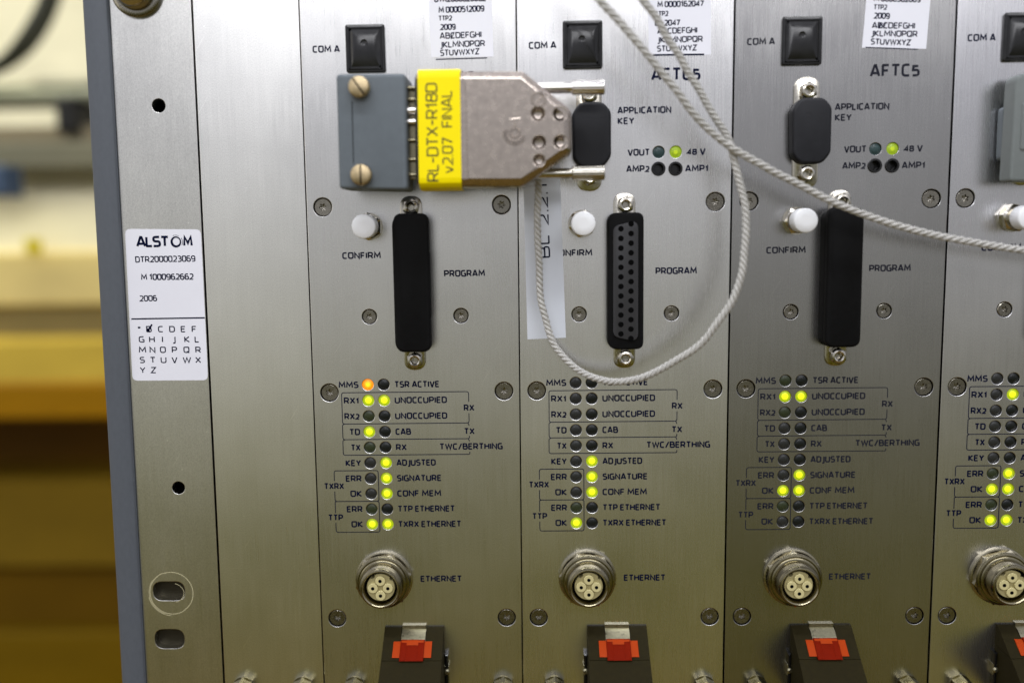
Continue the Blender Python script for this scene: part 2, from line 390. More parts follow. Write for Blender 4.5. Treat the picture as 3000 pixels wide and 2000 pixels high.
# ------------------------------------------------------------------ stroke lettering
R_ = .17
GL = {
 'A': (.62, [([(0, 0), (.27, 1), (.35, 1), (.62, 0)], 0), ([(.10, .27), (.52, .27)], 0)]),
 'B': (.55, [([(0, 0), (0, 1), (.49, 1), (.49, .53), (0, .53)], [0, 0, R_, R_, 0]), ([(.36, .53), (.55, .53), (.55, 0), (0, 0)], R_)]),
 'C': (.50, [([(.50, 1), (0, 1), (0, 0), (.50, 0)], .24)]),
 'D': (.56, [([(0, 0), (0, 1), (.56, 1), (.56, 0), (0, 0)], [0, 0, .26, .26, 0])]),
 'E': (.46, [([(.46, 1), (0, 1), (0, 0), (.46, 0)], .05), ([(0, .52), (.41, .52)], 0)]),
 'F': (.44, [([(.44, 1), (0, 1), (0, 0)], .05), ([(0, .50), (.39, .50)], 0)]),
 'G': (.55, [([(.52, 1), (0, 1), (0, 0), (.55, 0), (.55, .47), (.32, .47)], [0, .24, .24, .04, .04, 0])]),
 'H': (.56, [([(0, 0), (0, 1)], 0), ([(.56, 0), (.56, 1)], 0), ([(0, .52), (.56, .52)], 0)]),
 'I': (.02, [([(.01, 0), (.01, 1)], 0)]),
 'J': (.24, [([(.24, 1), (.24, -.20), (0, -.20)], .16)]),
 'K': (.54, [([(0, 0), (0, 1)], 0), ([(.51, 1), (.05, .50), (.54, 0)], 0)]),
 'L': (.42, [([(0, 1), (0, 0), (.42, 0)], .05)]),
 'M': (.76, [([(0, 0), (.06, 1), (.38, .28), (.70, 1), (.76, 0)], 0)]),
 'N': (.57, [([(0, 0), (0, 1), (.57, 0), (.57, 1)], 0)]),
 'O': (.58, [([(.29, 1), (0, 1), (0, 0), (.58, 0), (.58, 1), (.29, 1)], [0, .25, .25, .25, .25, 0])]),
 'P': (.52, [([(0, 0), (0, 1), (.52, 1), (.52, .42), (0, .42)], [0, 0, .2, .2, 0])]),
 'Q': (.60, [([(.29, 1), (0, 1), (0, 0), (.58, 0), (.58, 1), (.29, 1)], [0, .25, .25, .25, .25, 0]), ([(.34, .22), (.62, -.06)], 0)]),
 'R': (.55, [([(0, 0), (0, 1), (.52, 1), (.52, .43), (0, .43)], [0, 0, .2, .2, 0]), ([(.28, .43), (.56, 0)], 0)]),
 'S': (.50, [([(.47, 1), (.01, 1), (.01, .53), (.50, .50), (.50, 0), (0, 0)], .2)]),
 'T': (.54, [([(0, 1), (.54, 1)], 0), ([(.27, 1), (.27, 0)], 0)]),
 'U': (.57, [([(0, 1), (0, 0), (.57, 0), (.57, 1)], .22)]),
 'V': (.58, [([(0, 1), (.26, 0), (.32, 0), (.58, 1)], 0)]),
 'W': (.88, [([(0, 1), (.21, 0), (.44, .92), (.67, 0), (.88, 1)], 0)]),
 'X': (.58, [([(0, 0), (.57, 1)], 0), ([(.01, 1), (.58, 0)], 0)]),
 'Y': (.56, [([(0, 1), (.28, .46), (.56, 1)], 0), ([(.28, .46), (.28, 0)], 0)]),
 'Z': (.52, [([(0, 1), (.52, 1), (0, 0), (.53, 0)], 0)]),
 '/': (.40, [([(0, -.06), (.40, 1.04)], 0)]),
 '-': (.34, [([(0, .47), (.34, .47)], 0)]),
 '.': (.06, [([(0, .0), (.08, .0)], 0)]),
 'v': (.46, [([(0, .7), (.20, 0), (.26, 0), (.46, .7)], 0)]),
 '*': (.30, [([(.15, .98), (.15, .62)], 0), ([(.01, .90), (.29, .70)], 0), ([(.01, .70), (.29, .90)], 0)]),
 '0': (.50, [([(.25, 1), (0, 1), (0, 0), (.50, 0), (.50, 1), (.25, 1)], [0, .24, .24, .24, .24, 0])]),
 '1': (.30, [([(0, .76), (.22, 1), (.22, 0)], 0)]),
 '2': (.50, [([(.02, 1), (.49, 1), (.49, .50), (0, 0), (.52, 0)], [0, .22, .20, 0, 0])]),
 '3': (.50, [([(.02, 1), (.47, 1), (.47, .53), (.18, .53)], .2), ([(.18, .53), (.50, .53), (.50, 0), (0, 0)], .22)]),
 '4': (.54, [([(.44, 0), (.44, 1), (0, .27), (.56, .27)], 0)]),
 '5': (.50, [([(.46, 1), (.05, 1), (.02, .57), (.50, .60), (.50, 0), (0, 0)], [0, 0, 0, .22, .22, 0])]),
 '6': (.50, [([(.45, 1), (0, 1), (0, 0), (.50, 0), (.50, .58), (.02, .58)], [0, .26, .22, .22, .22, 0])]),
 '7': (.48, [([(0, 1), (.48, 1), (.17, 0)], 0)]),
 '8': (.52, [([(.26, 1), (.03, 1), (.03, .53), (.49, .53), (.49, 1), (.26, 1)], [0, .2, .2, .2, .2, 0]), ([(.26, .53), (0, .53), (0, 0), (.52, 0), (.52, .53), (.26, .53)], [0, .2, .2, .2, .2, 0])]),
 '9': (.50, [([(.05, 0), (.50, 0), (.50, 1), (0, 1), (0, .42), (.48, .42)], [0, .26, .22, .22, .22, 0])]),
}
def ribbon(mb, pts, t, h, mi=0, closed=False, T=lambda p: p):
    n = len(pts); P = [Vector(p) for p in pts]; L_, R2 = [], []
    for i in range(n):
        a = P[i - 1] if (i > 0 or closed) else None
        b = P[(i + 1) % n] if (i < n - 1 or closed) else None
        e1 = (P[i] - a).normalized() if a is not None and (P[i] - a).length > 1e-9 else None
        e2 = (b - P[i]).normalized() if b is not None and (b - P[i]).length > 1e-9 else None
        if e1 is None: e1 = e2
        if e2 is None: e2 = e1
        n1 = Vector((-e1.y, e1.x)); n2 = Vector((-e2.y, e2.x)); bb = n1 + n2
        if bb.length < 1e-4: bb = n1.copy()
        bb.normalize(); c = max(.45, bb.dot(n1))
        L_.append(P[i] + bb * t / 2 / c); R2.append(P[i] - bb * t / 2 / c)
    vs = []
    for a in L_ + R2:
        q = T((a.x, a.y)); vs.append((q[0], q[1], h))
    fs = [[i, (i + 1) % n, n + (i + 1) % n, n + i] for i in range(n if closed else n - 1)]
    mb.add(vs, fs, mi)

def text(mb, s, p0, p1, cap, stroke=.135, h=.03, gap=.19, space=.30, small_digits=True, round_=1.0, mi=0, vertical=False):
    """lettering from p0 to p1 (left and right ends of the base line, mm), cap height in mm"""
    x = 0.0; items = []
    for ch in s:
        if ch == ' ': x += space; continue
        w, st = GL[ch]
        k = .86 if (small_digits and ch.isdigit()) else 1.0
        items.append((x, k, st)); x += w * k + gap
    width = x - gap
    p0 = Vector(p0); p1 = Vector(p1); d = p1 - p0; ln = d.length; d.normalize()
    up = Vector((d.y, -d.x))
    sx = ln / width; sy = cap * (1 - stroke * .5)
    i = 0
    for x0, k, st in items:
        for pts, r in st:
            rr = [q * round_ for q in r] if isinstance(r, (list, tuple)) else r * round_
            P = fillet(pts, rr, False, 4) if (isinstance(rr, list) or rr > 0) else pts
            Q = [((x0 + a * k) * sx, b * k * sy + cap * stroke * .25) for a, b in P]
            ribbon(mb, Q, cap * stroke, h + .0035 * (i % 5), mi, T=lambda q: tuple(p0 + d * q[0] + up * q[1]))
            i += 1

def caption_mesh(s, u0, u1, v, cap=1.76, ink=None, **kw):
    mb = MB(); text(mb, s, (0, 0), (u1 - u0, 0), cap, **kw)
    return mb.mesh('caption', ink or M_INK, smooth=0, recalc=False)

# ------------------------------------------------------------------ shared small meshes (origin on the panel face)
def star(R, n=48, rot=.3):
    return [((R * (.80 + .20 * math.cos(6 * (a + rot)))) * math.cos(a), (R * (.80 + .20 * math.cos(6 * (a + rot)))) * math.sin(a)) for a in [2 * math.pi * i / n for i in range(n)]]

def screw_mesh(r, top, rot, slot=1.15):
    mb = MB(); n = 48
    st = star(slot, n, rot)
    rim = circle(0, 0, r, n); rim2 = circle(0, 0, r - .22, n)
    rings = [[(x, y, top - 1.6) for x, y in rim], [(x, y, top - .2) for x, y in rim], [(x, y, top) for x, y in rim2],
             [(x, y, top - .02) for x, y in st], [(x * .86, y * .86, top - .75) for x, y in st]]
    vs = [p for rg in rings for p in rg]; fs = []
    for q in range(len(rings) - 1):
        for i in range(n):
            j = (i + 1) % n; fs.append([q * n + i, q * n + j, (q + 1) * n + j, (q + 1) * n + i])
    o = len(vs); vs.append((0, 0, top - .95))
    for i in range(n): fs.append([(len(rings) - 1) * n + i, (len(rings) - 1) * n + (i + 1) % n, o])
    mb.add(vs, fs)
    return mb.mesh('screw', M_STEEL, smooth=35)
SCREW_BIG = [screw_mesh(2.5, -.22, r) for r in (.1, .5, .8, 1.3)]
SCREW_SMALL = [screw_mesh(2.02, -.05, r, 1.0) for r in (.2, .7, 1.1)]

def lamp_mesh(ma, mb_, mid=None):
    mb = MB(); r = 1.66
    mb.lathe([(r, -2.0), (r, -.45), (r - .18, -.36), (1.22, -.34), (1.14, -.28), (.98, -.20), (.60, -.12), (.30, -.10)], n=28, mis=[1, 1, 1, 1, 1, 2, 0, 0])
    return mb.mesh('lamp', [ma, mb_, mid or ma], smooth=60)
LAMP = {k: lamp_mesh(a, b, {'on': M_ONM, 'dim': M_DIMR, 'amber': M_AMBM}.get(k)) for k, (a, b) in {'off': (M_OFF, M_OFF), 'offg': (M_OFFG, M_OFFG), 'offd': (M_OFFD, M_OFFD), 'offt': (M_OFFT, M_OFFT),
        'on': (M_ON, M_ONR), 'dim': (M_DIM, M_DIMR), 'amber': (M_AMB, M_AMBR)}.items()}

def jack_mesh():
    mb = MB(); mb.lathe([(2.0, -.4), (2.0, .35), (1.85, .5), (1.45, .5), (1.3, .3), (1.25, -2.0)], n=28)
    return mb.mesh('test_jack', M_BLACKGL, smooth=40)
JACK = jack_mesh()

def nut_mesh():
    mb = MB(); mb.lathe([(2.15, 0, 6), (2.15, 2.1, 6), (1.95, 2.6), (1.45, 2.75), (1.05, 2.5), (.85, 1.9), (.85, .2)], n=36)
    return mb.mesh('jack_nut', M_NICKEL, smooth=30)
NUT = nut_mesh()

def flange_mesh(hw, y0, y1):
    mb = MB(); mb.prism(rrect(-hw, hw, y0, y1, hw * .98, 8), 0, .8, .25, seg=2)
    return mb.mesh('flange', M_NICKEL, smooth=40)

def button_parts():
    a = MB(); a.lathe([(3.95, 0), (3.95, .5), (3.6, .5)], n=36); a.lathe([(3.45, .5, 6), (3.45, 2.6, 6), (3.2, 3.0), (2.7, 3.0), (2.7, 5.2), (2.3, 5.2)], n=36)
    b = MB(); b.lathe([(2.3, 4.8), (3.15, 5.0), (3.35, 5.3), (3.35, 9.7), (3.28, 10.0), (3.05, 10.18), (1.2, 10.22)], n=40)
    return a.mesh('nut', M_NICKEL, smooth=30), b.mesh('button', M_WHITEPL, smooth=50)
BTN_NUT, BTN = button_parts()

def ethernet_parts():
    a = MB()
    a.lathe([(8.6, 0), (8.6, .7), (8.1, .9), (8.0, .9)], n=48)
    a.lathe([(7.35, .9, 6), (7.35, 2.6, 6), (7.2, 3.0), (6.9, 3.1)], n=48)
    b = MB()
    prof = [(8.0, 2.6), (8.05, 3.0), (7.85, 3.35), (7.4, 3.5), (7.3, 3.3), (7.0, 3.3), (6.95, 3.75), (6.7, 3.9), (6.3, 3.95), (6.22, 4.3), (6.18, 7.4), (6.05, 8.0), (5.75, 8.45), (5.4, 8.55), (5.1, 8.3), (4.85, 7.7), (4.75, 7.0)]
    b.lathe(prof + [(4.72, 3.0)], n=56, close=False)
    w = MB(); w.lathe([(4.68, 3.2), (.3, 3.2)], n=40)          # black floor of the socket
    # beige contact carrier with keyway, contact holes and a cross groove
    c = MB(); R = 4.12; pts = []
    for i in range(60):
        an = 2 * math.pi * i / 60
        r = R
        d1 = abs((an - math.radians(235) + math.pi) % (2 * math.pi) - math.pi); d2 = abs((an - math.radians(322) + math.pi) % (2 * math.pi) - math.pi)
        if d1 < .17: r = R - .65
        if d2 < .10: r = R - .5
        pts.append((r * math.cos(an), r * math.sin(an)))
    c.prism(pts, 3.2, 7.0, .12, 2)
    for k in range(4):                                          # four raised lobes leave the cross groove between them
        an = math.pi / 2 * k; cx, cy = 2.22 * math.cos(an), 2.22 * math.sin(an)
        lobe = []
        for i in range(20):
            t = 2 * math.pi * i / 20
            x, y = cx + 1.47 * math.cos(t), cy + 1.47 * math.sin(t)
            rr = math.hypot(x, y)
            if rr > R - .15: x *= (R - .15) / rr; y *= (R - .15) / rr
            lobe.append((x, y))
        c.prism(lobe, 6.9, 7.85, .12)
        c.prism(circle(cx, cy, .52, 16), 7.85, 7.87, 0, 1)
    return (a.mesh('socket_nut', M_MIDNI, smooth=30), b.mesh('barrel', M_DARKNI, smooth=38), w.mesh('floor', M_BLACKPL, smooth=0), c.mesh('insert', [M_BEIGE, M_DARK, M_BEIGE2], smooth=35))
ETH = ethernet_parts()

def program_socket_parts():
    body = MB()
    d = fillet([(-5.1, -19.4), (5.1, -19.4), (5.1, 19.4), (-5.1, 19.4)], [3.0, 2.2, 2.2, 3.0], True, 6)
    body.prism(d, 0, 4.6, .5, seg=3)
    face = MB()
    g = fillet([(-3.6, -15.6), (3.5, -17.2), (3.5, 17.2), (-3.6, 15.6)], [2.2, 2.0, 2.0, 2.2], True, 6)
    face.prism(g, 4.5, 5.05, .2, seg=2)
    for i in range(13): face.prism(circle(1.45, -16.2 + 2.70 * i, .80, 16), 5.05, 5.065, 0, 1)
    for i in range(12): face.prism(circle(-1.40, -14.85 + 2.70 * i, .80, 16), 5.05, 5.065, 0, 1)
    return body.mesh('body', M_BLACKPL, smooth=40), face.mesh('face', [M_SOCKET, M_DARK], smooth=40)
PRG = program_socket_parts()

def handle_parts():
    """card ejector handle: a wedge that leans out towards the bottom, a groove with a steel clip, and a red catch"""
    def H(v): return 0.8 + max(0, v) * 1.38                    # height of the sloping face, v below the handle's top
    b = MB()
    hw0, hw1 = 8.9, 9.1
    slot = 3.75
    # two cheeks and the lower block, all one mesh
    def wedge(x0, x1, v0, v1, dh0=0, dh1=0, x2=None, x3=None):
        x2 = x0 if x2 is None else x2; x3 = x1 if x3 is None else x3
        vs = [(x0, v0, 0), (x1, v0, 0), (x3, v1, 0), (x2, v1, 0), (x0, v0, H(v0) + dh0), (x1, v0, H(v0) + dh0), (x3, v1, H(v1) + dh1), (x2, v1, H(v1) + dh1)]
        b.add(vs, [[0, 1, 2, 3], [4, 5, 6, 7], [0, 1, 5, 4], [1, 2, 6, 5], [2, 3, 7, 6], [3, 0, 4, 7]])
    wedge(-hw0, -slot, 0, 6.4); wedge(slot, hw0, 0, 6.4)
    wedge(-slot, slot, .6, 6.4, -1.4, -1.6)
    wedge(-hw0, hw0, 6.52, 22, .0, .0, -hw1, hw1)
    b.box(-hw0 + .15, hw0 - .15, 6.3, 6.6, 0, H(6.3) - .35)
    bm_ = b.mesh('handle', M_HANDLE, smooth=25)
    c = MB()
    c.box(-3.6, 3.6, -.6, 5, 0, .9)
    vs = [(-3.6, .3, .4), (3.6, .3, .4), (3.6, 1.0, H(1.0) + .2), (-3.6, 1.0, H(1.0) + .2), (3.6, 3.2, H(3.2) + .25), (-3.6, 3.2, H(3.2) + .25)]
    c.add(vs, [[0, 1, 2, 3], [3, 2, 4, 5]])
    clip = c.mesh('clip', M_CLIP, smooth=20)
    r = MB()
    def slab(x0, x1, v0, v1, lift, thick, mi, ins=.25):
        q = [(x0, v0), (x1, v0), (x1, v1), (x0, v1)]; qi = [(x0 + ins, v0 + ins), (x1 - ins, v0 + ins), (x1 - ins, v1 - ins), (x0 + ins, v1 - ins)]
        vs = [(x, v, H(v) + lift - thick) for x, v in q] + [(x, v, H(v) + lift - ins * .6) for x, v in q] + [(x, v, H(v) + lift) for x, v in qi]
        r.add(vs, [[0, 1, 2, 3], [8, 9, 10, 11]] + [[k * 4 + i, k * 4 + (i + 1) % 4, (k + 1) * 4 + (i + 1) % 4, (k + 1) * 4 + i] for k in (0, 1) for i in range(4)], mi)
    slab(-5.75, 5.75, 2.75, 5.75, .6, 1.0, 1)
    slab(-3.55, 3.55, 2.35, 6.2, 1.25, 1.7, 0)
    slab(-3.4, -1.7, 2.9, 6.0, 1.42, .4, 0, .1)
    slab(1.7, 3.4, 2.9, 6.0, 1.42, .4, 0, .1)
    slab(-1.7, 1.7, 2.2, 3.1, 1.5, .5, 1, .1)
    slab(-3.3, 3.3, 2.25, 2.6, 1.4, .3, 1, .08)
    red = r.mesh('catch', [M_RED, M_RED2], smooth=20)
    s = MB()
    s.box(-1.1, -.05, 0, 20, 0, 2.2, 0, .3)
    s.lathe([(.9, 2.2), (.85, 2.6), (.5, 2.9)], -.55, 5.2, n=16, mi=1)
    s.box(-1.25, .1, 3.5, 6.9, 0, 2.0, 1, .2)
    brk = s.mesh('side_bracket', [M_BLACKGL, M_CLIP], smooth=30)
    return bm_, clip, red, brk
HND = handle_parts()

def post_mesh():
    mb = MB(); mb.lathe([(3.1, 0), (3.1, .4), (2.75, .4, 6), (2.75, 4.2, 6), (2.55, 4.6), (1.9, 4.7), (1.9, 5.4), (1.2, 5.7)], n=36)
    return mb.mesh('captive_screw', M_POST, smooth=30)
POST = post_mesh()

# port cover (snap-in dust cover with a sunk centre); origin at its centre
def port_cover_mesh():
    mb = MB(); w, h = 5.55, 6.6
    o = rrect(-w, w, -h, h, .8, 4)
    n = len(o)
    rings = [(o, 0), (inset(o, .0), .7), (inset(o, .22), 1.0), (inset(o, .75), 1.05), (inset(o, .95), 1.35), (inset(o, 1.15), 1.35), (inset(o, 1.3), 1.0)]
    vs = [(x, y, q) for pl, q in rings for x, y in pl]; fs = []
    for r in range(len(rings) - 1):
        for i in range(n):
            j = (i + 1) % n; fs.append([r * n + i, r * n + j, (r + 1) * n + j, (r + 1) * n + i])
    fs.append([(len(rings) - 1) * n + i for i in range(n)])
    mb.add(vs, fs)
    # the sunk middle: a shallow pyramid whose lower side slopes back, and a moulding dimple
    x0, x1, y0, y1 = -4.0, 4.0, -4.9, 5.0
    a, bq = -2.6, 2.6
    vs = [(x0, y0, 1.03), (x1, y0, 1.03), (x1, y1, 1.03), (x0, y1, 1.03), (a, -3.2, 1.5), (bq, -3.2, 1.5), (bq, 1.6, 1.75), (a, 1.6, 1.75)]
    mb.add(vs, [[0, 1, 5, 4], [1, 2, 6, 5], [2, 3, 7, 6], [3, 0, 4, 7], [4, 5, 6, 7]])
    mb.lathe([(1.0, 1.60), (.95, 1.75), (.75, 1.72), (.5, 1.60)], -.2, -1.4, n=18)
    return mb.mesh('port_cover', M_BLACKGL, smooth=25)
COVER = port_cover_mesh()

# ------------------------------------------------------------------ the circuit modules
P = 60.96
TOP, BOT = -57.0, 206.0
ROWS = [105.45 + 4.686 * i for i in range(10)]
LAMPS_L = {'on': 'on'}
STATE = [
 (['amber', 'on', 'offg', 'on', 'offg', 'off', 'off', 'off', 'offg', 'on'], ['offd', 'on', 'offd', 'offd', 'offd', 'on', 'on', 'on', 'offd', 'on']),
 (['off', 'off', 'off', 'off', 'off', 'off', 'off', 'off', 'offg', 'on'], ['offd', 'offd', 'offd', 'offd', 'offd', 'on', 'on', 'on', 'offd', 'offd']),
 (['offg', 'on', 'offg', 'off', 'off', 'off', 'off', 'on', 'offg', 'off'], ['offd', 'on', 'offd', 'offd', 'offd', 'offd', 'on', 'on', 'offd', 'offd']),
 (['off', 'off', 'off', 'off', 'off', 'off', 'offg', 'on', 'offg', 'on'], ['offd', 'on', 'offd', 'offd', 'offd', 'offd', 'on', 'on', 'offd', 'on']),
]
EDGE_T = [4.25, 65.32, 126.15, 187.36, 248.3]     # panel joints at the top (v=-57 extrapolated) and bottom, slightly out of plumb
EDGE_B = [3.93, 64.58, 125.30, 186.60, 247.5]
JOINT = [.30, .32, .46, .50, .4]
BIG = [(8.84, 53.7), (60.25, 53.7), (8.84, 107.7), (60.2, 107.7), (8.73, 176.8), (60.06, 176.8)]
SMALL = [(21.34, 85.43), (48.02, 85.43)]
CAPS = [('COM A', 7.8, 15.15, 10.55), ('APPLICATION', 32.6, 47.4, 28.75), ('KEY', 32.7, 37.0, 31.65), ('VOUT', 35.5, 41.4, 40.45), ('48 V', 52.2, 57.15, 40.45),
        ('AMP2', 35.1, 41.3, 45.05), ('AMP1', 51.8, 58.0, 45.15), ('CONFIRM', 14.2, 25.0, 68.55), ('PROGRAM', 43.55, 55.0, 74.05),
        ('MMS', 11.8, 17.3, 106.3), ('TSR ACTIVE', 28.25, 41.1, 106.3), ('RX1', 13.2, 17.3, 111.0), ('UNOCCUPIED', 28.2, 43.2, 111.0),
        ('RX2', 13.2, 17.3, 115.7), ('UNOCCUPIED', 28.2, 43.2, 115.7), ('TD', 14.5, 17.3, 120.4), ('CAB', 28.2, 32.4, 120.4), ('TX', 14.8, 17.3, 125.1), ('RX', 28.2, 31.0, 125.1),
        ('KEY', 13.1, 17.3, 129.75), ('ADJUSTED', 28.2, 39.5, 129.75), ('ERR', 12.95, 17.3, 134.45), ('SIGNATURE', 28.2, 41.1, 134.45), ('OK', 14.2, 17.3, 139.1), ('CONF MEM', 28.2, 40.9, 139.1),
        ('ERR', 12.95, 17.3, 143.8), ('TTP ETHERNET', 28.2, 44.9, 143.8), ('OK', 14.2, 17.3, 148.45), ('TXRX ETHERNET', 28.2, 46.7, 148.5),
        ('RX', 48.5, 51.25, 113.45), ('TX', 48.45, 51.2, 120.45), ('TWC/BERTHING', 41.1, 59.4, 125.0), ('TXRX', 6.4, 12.0, 136.75), ('TTP', 7.3, 11.35, 146.35),
        ('ETHERNET', 34.5, 46.55, 165.45), ('AFTC5', 42.2, 55.35, 19.75)]

def frame_mesh(lines, ink):
    mb = MB()
    for i, (pts, r) in enumerate(lines): ribbon(mb, fillet(pts, r, False, 5), .24, .025 + .003 * (i % 3))
    return mb.mesh('outline', ink, smooth=0, recalc=False)
FRAMES = [
 [([(49.8, 110.8), (49.8, 107.75), (12.4, 107.75), (12.4, 117.1), (49.8, 117.1), (49.8, 114.2)], .7)],
 [([(49.8, 117.9), (49.5, 117.15)], 0), ([(12.9, 117.15), (12.35, 117.4), (12.35, 121.8), (49.8, 121.8), (49.8, 120.9)], [0, .5, .7, .6, 0])],
 [([(49.85, 122.6), (49.5, 121.85)], 0), ([(12.9, 121.85), (12.3, 122.1), (12.3, 126.5), (49.85, 126.5), (49.85, 125.7)], [0, .5, .7, .6, 0])],
 [([(9.35, 134.3), (9.35, 131.2), (22.5, 131.2), (22.5, 140.55), (9.35, 140.55), (9.35, 137.5)], .7)],
 [([(9.35, 144.1), (9.35, 140.62), (9.9, 140.6)], [0, .5, 0]), ([(22.0, 140.6), (22.5, 140.8), (22.5, 150.0), (9.35, 150.0), (9.35, 147.1)], [0, .5, .7, .7, 0])],
]
MOD_LABEL = ['brushed metal circuit module right of the blank panel, with the only amber lamp lit',
             'brushed circuit module with the uncovered many-pin program socket and a pale tape strip',
             'darker brushed circuit module with faded lettering, right of the uncovered program socket',
             'brushed circuit module cut off by the right edge, grey plug in it']
CAP_CACHE = {}
MODULES = []
for mi_ in range(4):
    x0 = P * mi_
    th = thing('circuit_module', MOD_LABEL[mi_], 'circuit module', (x0, 0, 0), 'circuit modules side by side in the rack'); MODULES.append(th)
    ink = M_INK_WORN if mi_ == 2 else M_INK
    tl, bl = EDGE_T[mi_] + JOINT[mi_] / 2 - x0, EDGE_B[mi_] + JOINT[mi_] / 2 - x0
    tr, br = EDGE_T[mi_ + 1] - JOINT[mi_ + 1] / 2 - x0, EDGE_B[mi_ + 1] - JOINT[mi_ + 1] / 2 - x0
    holes = []
    for (u, v) in BIG: holes.append(circle(u, v, 2.72, 36))
    for (u, v) in SMALL: holes.append(circle(u, v, 2.22, 32))
    for v in ROWS: holes += [circle(20.22, v, 1.72), circle(24.9, v, 1.72)]
    holes += [circle(44.08, 39.6, 1.72), circle(48.9, 39.6, 1.72), circle(44.02, 44.25, 1.9), circle(48.86, 44.3, 1.9)]
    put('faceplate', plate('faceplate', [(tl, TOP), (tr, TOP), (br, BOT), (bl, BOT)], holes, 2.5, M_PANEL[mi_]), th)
    for k, (u, v) in enumerate(BIG): put('screw', SCREW_BIG[(k + mi_) % 4], th, (u, v, 0), (k * 1.7 + mi_) % 6.28)
    for k, (u, v) in enumerate(SMALL): put('screw', SCREW_SMALL[(k + mi_) % 3], th, (u, v, 0), (k * 2.1 + mi_ * .7) % 6.28)
    for side, u in ((0, 20.22), (1, 24.9)):
        for v, s in zip(ROWS, STATE[mi_][side]):
            lab = {'on': 'yellow-green lamp that is lit', 'amber': 'amber lamp that is lit'}.get(s)
            put('indicator_lamp', LAMP[s], th, (u, v, 0), 0, lab)
    put('indicator_lamp', LAMP['offt'], th, (44.08, 39.6, 0)); put('indicator_lamp', LAMP['dim'], th, (48.9, 39.6, 0), 0, 'dimly lit yellow-green lamp')
    put('test_jack', JACK, th, (44.02, 44.25, 0)); put('test_jack', JACK, th, (48.86, 44.3, 0))
    for s, a, b, v in CAPS:
        key = (s, round(b - a, 2), mi_ == 2)
        if key not in CAP_CACHE:
            CAP_CACHE[key] = caption_mesh(s, a, b, v, 3.25 if s == 'AFTC5' else 1.76, ink, stroke=.24 if s != 'AFTC5' else .205, gap=.26, round_=1.15)
        put('caption', CAP_CACHE[key], th, (a, v, 0))
    for k, fr in enumerate(FRAMES):
        key = ('frame', k, mi_ == 2)
        if key not in CAP_CACHE: CAP_CACHE[key] = frame_mesh(fr, ink)
        put('printed_outline', CAP_CACHE[key], th)
    # application-key connector base (the first one is behind the hanging plug)
    if mi_ > 0:
        ks = put('key_socket', flange_mesh(3.6, -15.5, 15.3), th, (24.35, 35.0, 0))
        put('jack_nut', NUT, ks, (0, -11.4, .7)); put('jack_nut', NUT, ks, (0, 11.4, .7), .3)
    pb = put('confirm_button', BTN, th, (22.2, 59.4, 0)); put('nut', BTN_NUT, pb, (0, 0, 0), .25 * mi_)
    ps = put('program_socket', PRG[0], th, (34.35, 75.85, 0)); put('pin_face', PRG[1], ps)
    put('flange', flange_mesh(3.15, -25.0, 25.3), ps)
    put('jack_nut', NUT, ps, (.2, -21.6, .6), .2 + mi_); put('jack_nut', NUT, ps, (.2, 22.2, .6), .5 * mi_)
    es = put('ethernet_socket', ETH[1], th, (23.4, 164.5, 0)); put('nut', ETH[0], es, (0, 0, 0), .3 + .35 * mi_); put('socket_floor', ETH[2], es); put('contact_insert', ETH[3], es, (0, 0, .1))
    eh = put('ejector_handle', HND[0], th, (32.15, 179.4, 0)); put('steel_clip', HND[1], eh); put('catch', HND[2], eh, label='red catch')
    put('side_bracket', HND[3], eh, (-8.9 if mi_ else 10.2, 8.2, 0))
    for u in (13.3, 58.6): put('captive_screw', POST, th, (u - (x0 - x0), 198.4, 0), .05)

# port covers: two per module, lift-out parts
PORT_WORD = ['left module beside the lit amber lamp column', 'module with the open program socket', 'darker module with faded lettering', 'module cut off at the right edge']
for mi_ in range(4):
    tilt = ((.3, 0), (-.2, 0), (.25, 0), (0, 0))[mi_]
    o = solo('port_cover', COVER, ['glossy black port cover just above the grey end of the hanging plug', 'glossy black port cover left of the two converging cord strands',
              'glossy black port cover on the darker faded module, above the 13 cap', 'glossy black port cover at the right edge, above the pale grey plug'][mi_], 'port cover', (P * mi_ + 22.65, 9.8, 0), 'black port covers beside the COM A captions')
    o2 = solo('port_cover', COVER, ['sliver of black port cover at the top edge, left of the white label ending 2009', 'sliver of black port cover at the top edge, beside the cord strands',
              'black port cover at the top edge over the darker faded module', 'black port cover at the top edge, far right module'][mi_], 'port cover', (P * mi_ + 22.5, -10.6, 0), 'black port covers of the upper row')
    if mi_ == 1: o2.location = W(P * mi_ + 24.0, -10.4, 0)

# ------------------------------------------------------------------ stickers on the modules
k_ = 3.136
def zp(ox, oy, x, y, h=0): return at(ox + x / k_, oy + y / k_, h)
def sticker(parent, org, name, quad, items, r=.0, lines=(), strikes=(), up=None):
    """quad: corner points in mm; items: (text, p0, p1, cap, stroke)"""
    mb = MB(); pl = fillet(quad, r, True, 5) if r else quad
    mb.prism(pl, .01, .09)
    st = put(name, mb.mesh(name, M_LABEL, org, smooth=0), parent)
    for s, p0, p1, cap, stroke in items:
        t = MB(); text(t, s, p0, p1, cap, stroke * 1.42, h=.10, small_digits=False, round_=1.7, gap=.20)
        put('lettering', t.mesh('lettering', M_INK, org, smooth=0, recalc=False), st)
    for p0, p1, w in lines:
        t = MB(); ribbon(t, [p0, p1], w, .105); put('printed_line', t.mesh('printed_line', M_INK, org, smooth=0, recalc=False), st)
    for pts, w in strikes:
        t = MB(); ribbon(t, pts, w, .135); put('pen_mark', t.mesh('pen_mark', M_INK, org, smooth=0, recalc=False), st)
    return st
def Z(ox, oy): return lambda x, y: zp(ox, oy, x, y)
z = Z(850, 0)
